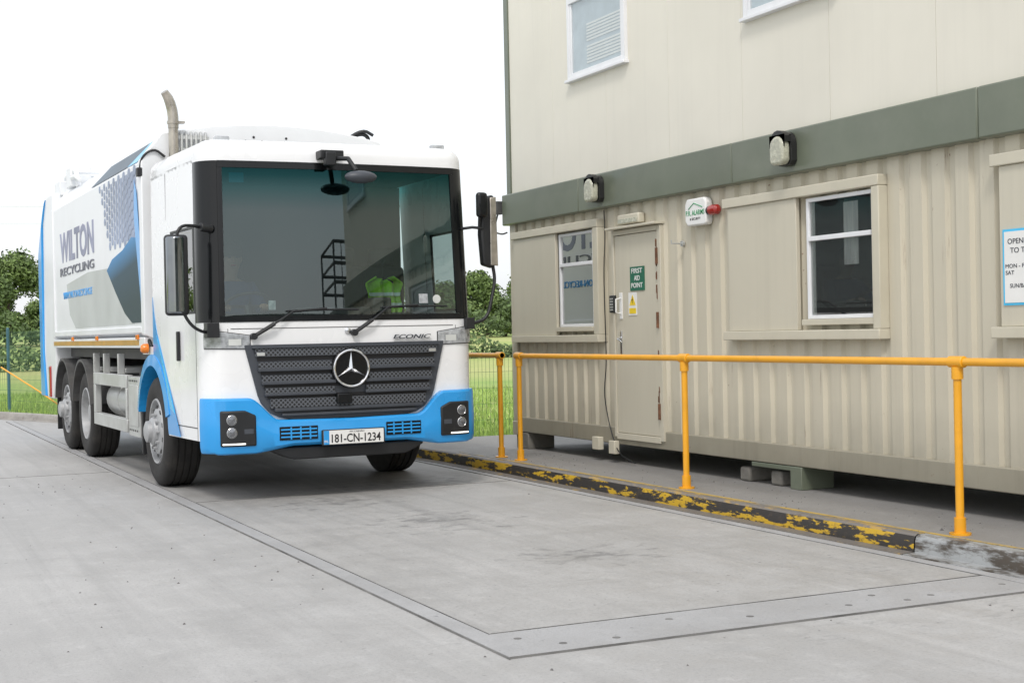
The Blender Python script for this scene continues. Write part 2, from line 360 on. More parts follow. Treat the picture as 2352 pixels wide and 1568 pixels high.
# ------------------------------------------------------------------ world, sun, camera
w=bpy.data.worlds.new('World'); S.world=w; w.use_nodes=True; nt=w.node_tree; nt.nodes.clear()
sky=N(nt,'ShaderNodeTexSky',sky_type='NISHITA'); sky.sun_disc=False; sky.sun_elevation=rad(50); sky.sun_rotation=rad(212); sky.dust_density=4; sky.air_density=1
b1=N(nt,'ShaderNodeBackground'); b1.inputs[1].default_value=.05; nt.links.new(sky.outputs[0],b1.inputs[0])
tc=N(nt,'ShaderNodeTexCoord'); mp=N(nt,'ShaderNodeMapping'); mp.inputs['Scale'].default_value=(1,1,3); nt.links.new(tc.outputs['Generated'],mp.inputs[0])
cl=noise(nt,mp.outputs[0],1.6,6,.55,.3)
b2=N(nt,'ShaderNodeBackground'); b2.inputs[1].default_value=1.0; nt.links.new(ramp(nt,cl,[(.3,(.76,.79,.83)),(.62,(.98,.99,1.0))]),b2.inputs[0])
ad=N(nt,'ShaderNodeAddShader'); nt.links.new(b1.outputs[0],ad.inputs[0]); nt.links.new(b2.outputs[0],ad.inputs[1])
o=N(nt,'ShaderNodeOutputWorld'); nt.links.new(ad.outputs[0],o.inputs[0])
sl=bpy.data.lights.new('sun','SUN'); sl.energy=1.5; sl.angle=rad(12); sl.color=(1,.97,.93)
so=bpy.data.objects.new('sun',sl); C.objects.link(so); so.rotation_euler=(rad(40),0,rad(-32))
S.view_settings.view_transform='Standard'; S.view_settings.look='None'; S.view_settings.exposure=0
cam=bpy.data.cameras.new('camera'); co=bpy.data.objects.new('camera',cam); C.objects.link(co); S.camera=co
cam.lens=50; cam.sensor_width=36; cam.clip_end=3000
yaw=rad(25.1); pit=rad(.37); rl=.021
F=Vector((math.sin(yaw)*math.cos(pit),math.cos(yaw)*math.cos(pit),-math.sin(pit))); R0=Vector((math.cos(yaw),-math.sin(yaw),0)); U0=R0.cross(F)
cr=R0*math.cos(rl)-U0*math.sin(rl); cu=U0*math.cos(rl)+R0*math.sin(rl)
mw=Matrix((cr,cu,-F)).transposed().to_4x4(); mw.translation=Vector((0,0,1.34)); co.matrix_world=mw

# ------------------------------------------------------------------ setting
def terr(x,y):
    d=math.hypot(x,y); 
    z=-.012
    if y>45: z+=min(1.2,(y-45)*.016)
    if d>260: z+=(d-260)*.02*(1+.3*math.sin(x*.01))
    return z
g=MB(); 
xs=[-900,-600,-400,-260,-160,-100,-60,-30,-10,10,30,60,100,160,260,400,600,900]; 
g.grid(lambda x,y:(x,y,terr(x,y)),xs,[-900,-500,-250,-120,-60,-20,10,30,45,60,80,100,120,160,220,300,450,650,900])
g.obj('ground','grass',kind='structure',recalc=False)
K=[(5.58,-25),(5.58,0),(5.58,6.45),(5.58,13.6),(5.45,15.5),(5.05,17.8),(4.3,20.6),(3.35,24.0),(2.35,27.0),(.9,29.6),(-2,32.2),(-8,35.4),(-20,38.5),(-45,41)]
def smoothpath(P,n=2):
    P=[Vector(p) for p in P]
    for _ in range(n):
        Q=[P[0]]
        for i in range(len(P)-1): Q+= [P[i].lerp(P[i+1],.25),P[i].lerp(P[i+1],.75)]
        Q.append(P[-1]);P=Q
    return P
KF=[Vector(p) for p in K[3:]]; KS=smoothpath(KF,2)
y=MB(); pl=[(-45,-40),(5.58,-40)]+[tuple(p) for p in KS]
y.add([(p[0],p[1],0) for p in pl],[tuple(range(len(pl)))]); y.obj('yard','yard',kind='structure',smooth=False)
p=MB(); pp=[(5.64,-40),(5.64,13.7),(5.5,15.45),(12,15.45),(30,3),(30,-40)]; p.prism(pp,'z',-.01,.115); p.obj('pavement','pave',kind='structure',smooth=False)
d=MB(); d.box(2.56,5.40,5.76,25.5,-.02,.006); d.obj('weighbridge_deck','deck',kind='structure',smooth=False)
d=MB(); d.box(2.44,2.545,5.30,25.5,-.02,.010); d.box(2.545,5.42,5.30,5.745,-.02,.008); d.box(5.41,5.50,5.30,22,-.02,.012); d.obj('weighbridge_frame','edge',kind='structure',smooth=False,bevel=.004)
d=MB()
for (a,b2_,c_,e_) in [(2.549,2.554,5.75,25.5),(2.433,2.437,5.28,25.5),(2.56,5.4,5.750,5.755),(2.44,5.5,5.292,5.296),(5.401,5.406,5.3,22),(-20,2.42,3.9,3.903),(2.56,5.4,11.6,11.604),(-20,2.42,14.9,14.908)]:
    d.box(a,b2_,c_,e_,-.02,.0095 if a>2.4 else .003)
for px,py in [(2.75,5.42),(2.62,5.60),(3.0,5.40),(3.75,5.48),(4.3,5.46),(4.55,5.60),(4.62,5.42),(4.8,5.46),(5.3,5.5),(3.4,5.62)]:
    d.cyl((px,py,-.01),(px,py,.0095),.018,n=14)
d.obj('deck_joints','joint',kind='structure',smooth=False)
def kerbprof(x,yv):
    return [(x-.10,yv,-.01),(x-.10,yv,.018),(x-.012,yv,.022),(x-.008,yv,.085),(x+.002,yv,.112),(x+.02,yv,.124),(x+.075,yv,.124),(x+.075,yv,-.01)]
def kseg(k,pts,far=False):
    for i in range(len(pts)-1):
        (xa,ya),(xb,yb)=pts[i],pts[i+1]
        A=kerbprof(xa,ya);B=kerbprof(xb,yb); n=len(A)
        fs=[(j,j+1,n+j+1,n+j) for j in range(n-1)]
        o=len(k.v); k.v+=A+B
        for j,f in enumerate(fs): k.f.append(tuple(q+o for q in f)); k.m.append(2 if far else (1 if (j>=4 or j<2) else 0))
k=MB(); kseg(k,[(5.58,6.47),(5.58,9.0),(5.58,11.5),(5.58,13.6)]+[tuple(q) for q in KS[1:5]]); kseg(k,[tuple(q) for q in KS[4:]],True)
k.obj('kerb',['kerb','kerbtop','kerbplain'],kind='structure',recalc=False)
k=MB(); kseg(k,[(5.58,5.2),(5.58,6.46)])
k.add([(5.48,5.2,-.01),(5.655,5.2,-.01),(5.655,5.2,.122),(5.61,5.2,.122),(5.575,5.2,.08),(5.48,4.2,-.01),(5.655,4.2,-.01),(5.655,4.2,.03),(5.6,4.2,.03)],[(0,4,8,5),(4,3,8),(3,2,7,8),(2,1,6,7)])
k.obj('kerb_end',['kerbsilver','kerbsilver'],kind='structure',recalc=False)
d=MB(); d.box(5.70,5.73,-5,13.5,.1,.119); d.obj('pavement_line','linepaint',kind='structure',smooth=False)
d=MB(); rr=random.Random(3)
for i in range(520):
    x,yv=(rr.uniform(-3,5.4),rr.uniform(3.5,16)) if i<400 else (rr.uniform(5.7,6.4),rr.uniform(5,13))
    z=.0 if i<400 else .115; s=rr.uniform(.004,.010)
    if rr.random()<.03: s*=2
    vs=[(x+s*rr.uniform(.6,1.2)*math.cos(t),yv+s*rr.uniform(.6,1.2)*math.sin(t),z) for t in [0,1.25,2.5,3.8,5]]
    vs.append((x,yv,z+s*.9)); d.add(vs,[(0,1,5),(1,2,5),(2,3,5),(3,4,5),(4,0,5)])
d.obj('pebbles','pebble',kind='stuff',smooth=False)
d=MB(); rr=random.Random(5)
def blade(x,yv,h):
    a=rr.uniform(0,6.28); s=.012; dx,dy=math.cos(a)*s,math.sin(a)*s; lx,ly=rr.uniform(-.05,.05),rr.uniform(-.05,.05)
    d.add([(x-dx,yv-dy,-.02),(x+dx,yv+dy,-.02),(x+lx,yv+ly,h)],[(0,1,2)])
for i in range(22000):
    yv=15.5+rr.random()**1.6*16; x=.30*yv+rr.random()*yv*.27+.9
    if x<6.0 and yv<16: continue
    blade(x,yv,rr.uniform(.04,.11))
for i in range(9000):
    t=rr.random(); yv=24+t*14; x=yv*.06+rr.random()*yv*.09+.3
    kx=3.35-(yv-24)*.42
    if x<kx+.35: continue
    blade(x,yv,rr.uniform(.05,.16))
d.obj('grass','grassb',kind='stuff',smooth=False,recalc=False)

# ------------------------------------------------------------------ trees
def crownmesh(name,seed,R,H,zb,n,leaf,lobes=16):
    rr=random.Random(seed); d=MB(); L=[]
    for i in range(lobes):
        a=rr.uniform(0,6.28); q=rr.random()**.6*R*.72; z=zb+(H-zb)*rr.uniform(.12,.86)
        f=1-abs((z-zb)/(H-zb)-.42)*1.0
        L.append((math.cos(a)*q*f,math.sin(a)*q*f,z,rr.uniform(.26,.42)*R))
    for i in range(n):
        lx,ly,lz,lr=rr.choice(L); v=Vector((rr.gauss(0,1),rr.gauss(0,1),rr.gauss(0,1))).normalized()
        r=lr*(1-.45*rr.random()**2)*(1+.18*rr.gauss(0,1)); p=Vector((lx,ly,lz))+Vector((v.x*r,v.y*r,v.z*r*.8))
        if p.z<zb*.8: p.z=zb*.8+rr.random()*.3
        nn=(v+Vector((rr.gauss(0,.6),rr.gauss(0,.6),rr.gauss(0,.6)))).normalized(); a=nn.orthogonal().normalized(); b=nn.cross(a)
        t=rr.uniform(0,6.28); a,b=a*math.cos(t)+b*math.sin(t),b*math.cos(t)-a*math.sin(t); s=leaf*rr.uniform(.6,1.3)
        d.add([p-a*s,p-b*s*.55,p+a*s,p+b*s*.55],[(0,1,2,3)])
    return d
def tree(seed,R,H,zb,n,leaf,loc,label,group):
    t=thing('tree',label,'tree',loc,0,group); rr=random.Random(seed)
    d=MB(); d.tube([(0,0,-.3),(.05,0,zb*.5),(0,.08,zb),(.1,0,H*.75)],[.28,.22,.17,.05],8)
    for i in range(7):
        a=rr.uniform(0,6.28); z=zb*rr.uniform(.7,1.4); q=R*rr.uniform(.4,.7)
        d.tube([(0,0,z),(math.cos(a)*q*.5,math.sin(a)*q*.5,z+.9),(math.cos(a)*q,math.sin(a)*q,z+1.8)],[.10,.07,.03],6)
    d.obj('trunk','wood',t)
    crownmesh('crown',seed,R,H,zb,n,leaf).obj('crown','leaf',t,smooth=False,recalc=False)
    return t
G='broadleaf trees along the field boundary'
T=[tree(11,3.6,7.4,.8,8500,.17,(11.6,118,terr(0,118)),'tall full green tree at the field edge',G),
   tree(23,3.0,6.2,.7,6500,.16,(48,112,terr(0,112)),'rounded green tree at the field edge',G),
   tree(37,2.4,4.2,.4,4500,.15,(16.5,110,terr(0,110)),'low bushy green tree in the hedge line',G)]
pos=[(0,8.6,113,.9),(0,5,124,1.0),(2,13.6,111,.85),(2,18.5,116,1.0),(1,22,118,.9),(1,-3,120,1.0),(0,-12,118,1.0),(2,-20,112,1.1),(0,-31,118,1.05),
     (1,44.5,113,1.05),(1,52,116,.98),(1,56.5,112,1.0),(0,60,124,.9),(2,50,108,.9),(2,54.5,107,.9),(0,41,120,.9),(1,66,118,1),(0,74,121,1),(2,36,111,1.1),(1,30,117,1.0),(0,84,124,1.0),(1,95,120,1)]
for i,(ti,x,yv,s) in enumerate(pos):
    c=clone(T[ti]); c.location=(x,yv,terr(x,yv)-.05); c.rotation_euler[2]=i*1.7; c.scale=(s,s,s*(.93+.05*(i%3)))
d=MB(); rr=random.Random(9)
for i in range(36000):
    x=rr.uniform(-45,105); yv=106+3*math.sin(x*.13)+rr.gauss(0,.8); h=2.6+.9*math.sin(x*.9)+.5*math.sin(x*2.3+1)
    z=terr(x,yv)+rr.random()**.6*h; s=rr.uniform(.1,.22); a=Vector((rr.gauss(0,1),rr.gauss(0,1),rr.gauss(0,1))).normalized()*s; b=a.orthogonal().normalized()*s*.6; p=Vector((x,yv,z))
    d.add([p-a,p-b,p+a,p+b],[(0,1,2,3)])
for i in range(9000):
    x=rr.uniform(-12,30); yv=58+.8*math.sin(x*.3)+rr.gauss(0,.4); z=terr(x,yv)+rr.random()*(.75+.25*math.sin(x*1.3)); s=rr.uniform(.07,.15)
    a=Vector((rr.gauss(0,1),rr.gauss(0,1),rr.gauss(0,1))).normalized()*s; b=a.orthogonal().normalized()*s*.6; p=Vector((x,yv,z)); d.add([p-a,p-b,p+a,p+b],[(0,1,2,3)])
d.obj('hedgerow','leafd',kind='stuff',smooth=False,recalc=False)
pw=thing('power_line','two thin overhead wires strung between wooden poles','power line',(-40,90,terr(0,90)))
for x,yv in ((-40,90),(36,96)):
    d=MB(); d.cyl((x,yv,0),(x,yv,11.0),.16,.11); d.box(x-.9,x+.9,yv-.06,yv+.06,10.5,10.62); d.obj('pole','wood',pw,world=True)
for q in (10.65,9.6):
    d=MB(); d.tube([(-40+76*i/16,90+6*i/16,q-.9*math.sin(math.pi*i/16)) for i in range(17)],.011,5); d.obj('wire','alu',pw,world=True)
# raised access platform reflected in the windscreen; shed added to darken that reflection
ap=thing('access_platform','tall grey steel access stair and caged platform','access platform',(10.6,-6,.115))
d=MB()
for x in (-1.2,1.2):
    for yv in (-1,1): d.cyl((x,yv,0),(x,yv,5.0),.05,n=8)
for z in (4.15,4.55,5.0):
    d.tube([(-1.2,-1,z),(1.2,-1,z),(1.2,1,z),(-1.2,1,z),(-1.2,-1,z)],.04,6)
for x in (-.8,-.4,0,.4,.8): d.cyl((x,1,3.6),(x,1,5.0),.025,n=6)
for x,s in ((-1.2,1),(1.2,-1)): d.tube([(x,1,.3),(x*-1,1,3.5)],.03,6)
d.obj('frame','steelgrey',ap); d=MB(); d.box(-1.25,1.25,-1.05,1.05,3.52,3.6); d.obj('deck','steelgrey',ap)
d=MB()
for i in range(14): d.box(1.3+.25*i,1.3+.25*(i+1),-.5,.5,3.4-.25*i,3.44-.25*i)
for yv in (-.5,.5): d.tube([(1.3,yv,3.5),(4.7,yv,.1)],.04,6); d.tube([(1.3,yv,4.5),(4.7,yv,1.1)],.03,6)
for i in range(4): d.cyl((1.3+1.0*i,.5,3.45-1.0*i),(1.3+1.0*i,.5,4.5-1.0*i),.02,n=6)
d.obj('stair','steelgrey',ap)
sd_=thing('reflector_shed','unseen dark clad shed added to darken the windscreen reflection','reflector_shed',(15,-48,0))
d=MB(); d.prism([(-38,0),(38,0),(38,8.6),(-38,8.6)],'y',-12,0); d.obj('wall','shed',sd_,smooth=False)
d=MB(); d.prism([(-38.6,8.6),(38.6,8.6),(38.6,9.0),(-38.6,9.0)],'y',-12.3,.4); d.obj('roof','steelgrey',sd_,smooth=False)
for x in (-26,-12,2,16,30):
    d=MB(); d.box(x-2.4,x+2.4,.005,.08,0,5.2)
    for q in range(14): d.box(x-2.4,x+2.4,.081,.10,.2+q*.36,.40+q*.36)
    d.obj('door','alu',sd_,smooth=False)

# ------------------------------------------------------------------ fences
def fence(name,label,pts,h,mesh_sp,pr):
    f=thing(name,label,'fence',(pts[0][0],pts[0][1],0))
    for i,(x,yv) in enumerate(pts):
        z=terr(x,yv); d=MB(); d.cyl((x,yv,z-.05),(x,yv,z+h+.06),pr,n=10); d.cyl((x,yv,z+h+.06),(x,yv,z+h+.09),pr*1.1,pr*.6,n=10); d.obj('post','fpost',f,world=True)
    d=MB()
    for (a,b) in zip(pts[:-1],pts[1:]):
        A=Vector((a[0],a[1],0));B=Vector((b[0],b[1],0)); L=(B-A).length; n=int(L/mesh_sp)
        for j in range(1,n):
            p=A.lerp(B,j/n); s=.0015 if p.y<20 else .0026; d.box(p.x-s,p.x+s,p.y-s,p.y+s,0.03,h)
        for zz in [0.05+q*.2 for q in range(int(h/.2)+1)]:
            d.tube([(A.x,A.y,zz),(B.x,B.y,zz)],.0022 if A.y<20 else .0035,4)
    d.obj('wire_mesh','wire',f,world=True,smooth=False)
fence('fence','low green welded wire mesh fence beside the grass',[(11,16.0),(8.9,16.1),(5.95,16.4),(5.7,18.8)],1.05,.05,.022)
fence('fence','green welded wire mesh fence with teal posts beside the grass',[(5.1,21.2),(4.2,23.6),(3.55,26.0),(2.78,28.4),(.9,30.6),(-1.5,32.6)],1.55,.05,.03)
d=MB(); d.tube([(2.55,27.4,.9),(3.15,26.9,.45),(3.62,26.4,.06)],.014,8); d.tube([(3.62,26.4,.10),(3.70,26.3,0)],.022,8); d.obj('barrier_pole','rail',label='thin yellow pole leaning by the wire fence',cat='pole')

# ------------------------------------------------------------------ building (stacked units)
X=6.45; YE=4.42
low=thing('container_office','weathered cream corrugated container office raised on blocks','office container',(7.6,9.0,.12))
d=MB(); pitch=.218; yv=13.58; prof=[]
while yv>YE+.22:
    prof+=[(X+.006,yv),(X+.006,yv-.118),(X+.034,yv-.138),(X+.034,yv-.198)]; yv-=pitch
d.grid(lambda i,z:(prof[int(i)][0],prof[int(i)][1],z),list(range(len(prof))),[.44,1.2,1.9,2.50]); d.obj('wall','cream',low,world=True,recalc=False)
d=MB(); d.box(X+.05,8.88,YE,13.66,.40,2.6); d.obj('shell','cream',low,world=True,bevel=.01)
d=MB(); d.box(X-.012,X+.14,YE-.03,13.72,.29,.445); d.box(X+.06,8.8,YE-.03,13.72,.29,.39); d.obj('bottom_rail','creamlow',low,world=True,bevel=.008)
for yy in (13.60,YE-.02):
    d=MB(); d.box(X-.02,X+.14,yy,yy+.13,.27,2.6); d.box(X-.03,X+.15,yy-.03,yy+.135,.255,.40); d.obj('corner_post','cream',low,world=True,bevel=.008)
def plane_x(d,x,y0,y1,z0,z1): d.add([(x,y0,z0),(x,y1,z0),(x,y1,z1),(x,y0,z1)],[(0,3,2,1)])
def cover(y0,y1,z0,z1,shut0,shut1,win0,win1,fy,pane='winglass2'):
    u=thing('window',None,None,(0,0,0),0,None,low); u.location=-Vector(low.location)
    d=MB(); d.box(X-.075,X+.03,y0,y1,z1-.075,z1); d.obj('track','creamtrim',u,bevel=.006)
    d=MB(); d.box(X-.085,X+.03,y0,y1,z0,z0+.07); d.obj('track','creamtrim',u,bevel=.006)
    d=MB(); d.box(X-.07,X+.03,y0+.001,fy,z0+.071,z1-.076); d.obj('end_frame','creamtrim',u,bevel=.006)
    d=MB(); d.box(X-.055,X-.02,shut0,shut1,z0+.071,z1-.076); d.obj('shutter','flat',u,bevel=.004)
    zb,zt=z0+.15,z1-.09
    d=MB(); t=.028; zm=zb+(zt-zb)*.645
    d.box(X-.03,X+.02,win0,win0+t,zb,zt);d.box(X-.03,X+.02,win1-t,win1,zb,zt);d.box(X-.03,X+.02,win0+t,win1-t,zb,zb+t);d.box(X-.03,X+.02,win0+t,win1-t,zt-t,zt);d.box(X-.038,X+.02,win0+t,win1-t,zm,zm+t*1.2)
    d.obj('casement','alumwin',u,bevel=.003)
    d=MB(); plane_x(d,X-.012,win0+t,win1-t,zb+t,zt-t); d.obj('pane',pane,u,smooth=False,recalc=False)
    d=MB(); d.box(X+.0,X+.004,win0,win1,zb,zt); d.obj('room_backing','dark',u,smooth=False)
    if pane=='winglass2':
        d=MB(); d.box(X-.004,X-.0005,win0+.20,win0+.36,zb+.38,zt-.06); d.box(X-.004,X-.0005,win1-.07,win1-.03,zb+.03,zt-.03); d.obj('pane_reflection','pane_reflection',u,smooth=False)  # pale strips painted behind the pane as its reflection
    d=MB(); d.box(X-.065,X+.0,win0-.02,win1+.03,zb-.045,zb-.002); d.obj('sill','creamtrim',u,bevel=.004)
cover(11.70,13.60,1.23,2.385,12.60,13.57,11.85,12.57,11.80,'winglass')
cover(7.70,9.60,1.24,2.365,8.65,9.55,7.80,8.56,7.78)
cover(4.60,6.66,1.24,2.365,5.52,6.60,4.74,5.48,4.70)
dr=thing('door',None,None,(0,0,0),0,None,low); dr.location=-Vector(low.location); dr['label']='plain cream steel door with rusty hinge side'
d=MB(); d.box(X-.018,X+.02,10.70,11.46,.40,2.20); d.obj('leaf','flat',dr,bevel=.004)
d=MB(); d.box(X-.03,X+.02,10.635,10.695,.36,2.25);d.box(X-.03,X+.02,11.465,11.505,.36,2.25);d.box(X-.03,X+.02,10.695,11.465,2.205,2.25);d.box(X-.03,X+.02,10.695,11.465,.34,.395); d.obj('frame','flat',dr,bevel=.004)
d=MB(); d.box(X-.10,X+.02,10.62,11.50,2.255,2.275); d.obj('drip_canopy','creamtrim',dr,bevel=.004)
for z in (.62,1.42,1.98):
    d=MB(); d.cyl((X-.035,10.69,z-.07),(X-.035,10.69,z+.07),.014); d.obj('hinge','rust',dr)
rr=random.Random(2)
for i in range(16):
    d=MB(); z=rr.choice([rr.uniform(.45,.8),rr.uniform(1.55,2.1),rr.uniform(.4,2.1)]); hh=rr.uniform(.02,.10); yy=10.70+rr.uniform(-.015,.01); d.prism([(yy-.006,z),(yy+.006,z+.01),(yy+.005,z+hh),(yy-.004,z+hh*.8)],'x',X-.0325-i*.0001,X-.018); d.obj('rust_patch','rust',dr,smooth=False)
d=MB(); d.box(X-.026,X-.018,11.33,11.38,1.44,1.68); d.tube([(X-.028,11.355,1.63),(X-.075,11.355,1.62),(X-.075,11.355,1.50),(X-.028,11.355,1.49)],.008,8); d.obj('handle',['swhite'],dr,bevel=.002)
d=MB(); d.box(X-.03,X-.018,11.34,11.37,1.12,1.33); d.tube([(X-.03,11.355,1.27),(X-.07,11.35,1.26),(X-.07,11.28,1.235)],.008,8); d.obj('lock_lever','chrome',dr,bevel=.002)
d=MB(); d.box(X-.045,X-.01,11.45,11.54,1.50,1.66); d.obj('keypad','black',dr,bevel=.008)
d=MB()
for i in range(3):
    for j in range(5): d.box(X-.049,X-.045,11.465+i*.02,11.478+i*.02,1.52+j*.025,1.535+j*.025)
d.obj('keypad_buttons','alu',dr,smooth=False)
d=MB(); d.tube([(X-.012,11.66,2.46),(X-.015,11.64,2.2),(X-.03,11.66,1.9),(X-.03,11.64,1.2),(X-.02,11.66,1.0),(X-.02,11.72,.75),(X-.02,11.64,.50),(X-.03,11.55,.36),(X-.05,11.4,.2),(X-.05,11.1,.14)],.005,6,sub=2); d.obj('cable','black',low,world=True)
d=MB(); d.box(X-.07,X-.015,11.75,11.88,.22,.34); d.obj('junction_box','creamtrim',low,world=True,bevel=.005)
d=MB(); d.box(X-.07,X-.015,11.45,11.56,.20,.32); d.obj('junction_box','creamtrim',low,world=True,bevel=.005)
d=MB(); d.tube([(X,10.30,2.06),(X-.12,10.30,2.06),(X-.12,10.30,2.09)],.007,6); d.cyl((X-.0,10.30,2.06),(X-.02,10.30,2.06),.025); d.obj('wall_bracket','alu',low,world=True)
d=MB(); d.box(X-.01,X+.3,13.40,13.68,.115,.285); d.obj('support_block','cement',label='grey support block under the container corner',cat='block',bevel=.01)
d=MB(); d.box(X-.02,X+.28,8.69,8.83,.115,.287); d.box(X-.01,X+.25,8.835,9.35,.25,.286);d.obj('steel_support','band',label='steel support leg under the container office',cat='support',bevel=.006)
for a,b_ in ((9.0,9.14),(9.42,9.56),(5.3,5.6)):
    d=MB(); d.box(X+.02,X+.3,a,b_,.115,.23); d.obj('concrete_block','cement',label='rough concrete block wedged under the container',cat='block',group='blocks under the container office',bevel=.02)
up=thing('upper_cabin','cream panelled upper cabin stacked on the container office','portable cabin',(7.6,9.0,2.47))
d=MB()
ys=[13.80,12.05,9.45,6.75,YE-.1]
for a,b_ in zip(ys[:-1],ys[1:]): d.box(X-.075,8.95,b_+.002,a-.002,2.475,2.80)
d.obj('fascia_band','band',up,world=True,bevel=.012)
d=MB(); seams=[13.66,12.67,11.57,10.47,9.37,8.27,7.17,6.07,4.97,YE]
for a,b_ in zip(seams[:-1],seams[1:]): d.box(X-.015,X+.03,b_+.0012,a-.0012,2.801,5.55)
d.obj('cladding','creamup',up,world=True,bevel=.002)
d=MB(); d.box(X+.031,8.9,YE-.05,13.68,2.80,5.6); d.obj('shell','creamup',up,world=True)
d=MB(); d.box(X-.03,X+.1,13.662,13.76,2.801,5.62); d.obj('corner_trim','band',up,world=True,bevel=.006)
d=MB(); d.box(X-.08,8.98,YE-.1,13.8,5.56,5.72); d.obj('roof_edge','band',up,world=True,bevel=.01)
M['skyback']=mat('pale_sky_reflection',(.55,.61,.65),.7,var=.1)  # pale blue colour stands for sky reflected in the upper panes
def upwin(y0,y1,z0,z1):
    u=thing('window',None,None,(0,0,0),0,None,up); u.location=-Vector(up.location); t=.05; zm=z0+.72
    d=MB()
    d.box(X-.05,X+.0,y0,y0+t,z0,z1);d.box(X-.05,X,y1-t,y1,z0,z1);d.box(X-.05,X,y0+t,y1-t,z0,z0+t);d.box(X-.05,X,y0+t,y1-t,z1-t,z1);d.box(X-.055,X,y0+t,y1-t,zm,zm+.09)
    d.box(X-.042,X-.0,y0+t,y0+t+.035,z0+t,zm);d.box(X-.042,X,y1-t-.035,y1-t,z0+t,zm);
    d.obj('frame','alumwin',u,bevel=.005)
    d=MB(); d.box(X-.075,X-.01,y0-.02,y1+.02,z0-.03,z0-.002); d.obj('sill','alumwin',u,bevel=.004)
    d=MB(); plane_x(d,X-.034,y0+t,y1-t,z0+t,z1-t); d.obj('pane','clearglass',u,smooth=False,recalc=False)
    d=MB(); d.box(X-.019,X-.0155,y0+t,y1-t,z0+t,z1-t); d.obj('sky_reflection_backing','skyback',u,smooth=False)
    d=MB()
    for i in range(13):
        if i==6: continue
        z=z0+.10+i*.030; d.box(X-.024,X-.0195,y0+.10,y0+.76,z,z+.018)
    d.obj('blind_slats','swhite',u,smooth=False)
upwin(11.15,12.27,3.77,5.0); upwin(8.15,9.29,3.75,5.0); upwin(4.8,5.9,3.75,5.0)
d=MB(); d.box(X-.13,X-.06,13.802,13.87,2.60,2.74); d.cyl((X-.09,13.87,2.67),(X-.09,13.98,2.67),.05); d.tube([(X-.1,13.85,2.6),(X-.13,13.9,2.42),(X-.1,13.75,2.38),(X-.06,13.7,2.4)],.01,6,sub=2); d.obj('camera_bracket','steelgrey',up,world=True,bevel=.004)
for yy in (11.62,8.68):
    L=thing('wall_lamp','black oval bulkhead lamp with ribbed clear lens on the fascia','wall lamp',(X-.08,yy,2.53),0,'bulkhead lamps on the fascia')
    d=MB()
    def prof(hw,z0,z1,n=8):
        return [(hw*math.cos(t),z1-hw+hw*math.sin(t)) for t in [math.pi*i/n for i in range(n+1)]]+[(-hw,z0+.03),(-hw*.7,z0),(hw*.7,z0),(hw,z0+.03)]
    d.prism(prof(.09,0,.25),'x',-.05,.004); d.prism(prof(.092,.185,.258),'x',-.11,-.048); d.obj('housing','lamphouse',L,bevel=.006)
    d=MB(); d.prism(prof(.084,.003,.215),'x',-.125,-.051); d.obj('lens','lamplens',L,bevel=.025,seg=3)
L=thing('emergency_light','cream emergency light box above the door','emergency light',(X,11.12,2.29))
d=MB(); d.box(-.07,.0,-.19,.19,.0,.09); d.obj('body','creamtrim',L,bevel=.012); d=MB(); d.box(-.078,-.0705,-.17,.17,.01,.05); d.obj('diffuser','lamplens',L,bevel=.003)
A=thing('alarm_box','white security alarm box with green lettering and red strobe','alarm box',(X-.01,10.00,2.19))
d=MB(); d.prism([(-.16,.02),(-.14,0),(.12,0),(.16,.04),(.16,.18),(.13,.225),(-.13,.225),(-.16,.19)],'x',-.06,.01); d.obj('case','swhite',A,bevel=.012)
d=MB(); d.tube([(-.0615,.10,.14),(-.0615,.02,.185),(-.0615,-.11,.145)],.004,6); d.obj('roof_emblem','lgreen',A)
text('lettering','P.R. ALARMS',(-.0605,.14,.085),(0,-1,0),(0,0,1),.28,.042,'lgreen',A,bold=.01)
text('lettering','& SECURITY',(-.0605,.08,.045),(0,-1,0),(0,0,1),.16,.02,'ink',A)
d=MB(); d.cyl((-.03,-.16,.11),(-.03,-.20,.11),.035,mi=0); d.obj('strobe_base','black',A); d=MB(); d.lathe([(.042,0),(.045,.03),(.04,.09),(.02,.11),(0,.112)],(-.03,-.195,.11),(0,-1,0),16); d.obj('strobe','red',A)
s=thing('first_aid_sign','green first aid point sign on the door','sign',(X-.02,11.05,1.69))
d=MB(); d.box(-.006,.0,-.125,.125,0,.215); d.obj('panel','sgreen',s)
for i,tx in enumerate(['FIRST','AID','POINT']): text('lettering',tx,(-.0065,0,.155-i*.065),(0,-1,0),(0,0,1),[.19,.10,.20][i],.045,'swhite',s,center=True,bold=.01)
s=thing('warning_sign','small white and yellow electrical hazard sign on the door','sign',(X-.02,11.14,1.47))
d=MB(); d.box(-.004,0,-.075,.075,0,.205); d.obj('panel','swhite',s); d=MB(); d.prism([(-.055,.09),(.055,.09),(0,.185)],'x',-.006,-.0045); d.box(-.006,-.0045,-.06,.06,.015,.065); d.obj('hazard_triangle','syellow',s)
d=MB(); d.prism([(.006,.165),(-.012,.135),(.0,.135),(-.006,.105),(.014,.142),(.003,.142)],'x',-.008,-.0065); d.obj('bolt_symbol','ink',s)
s=thing('opening_hours_sign','white opening hours sign with blue border on the shutter','sign',(X-.056,6.32,1.44))
d=MB(); d.box(-.006,0,-.25,.25,0,.46); d.obj('border','cyan',s); d=MB(); d.box(-.009,-.0065,-.235,.235,.015,.445); d.obj('panel','swhite',s)
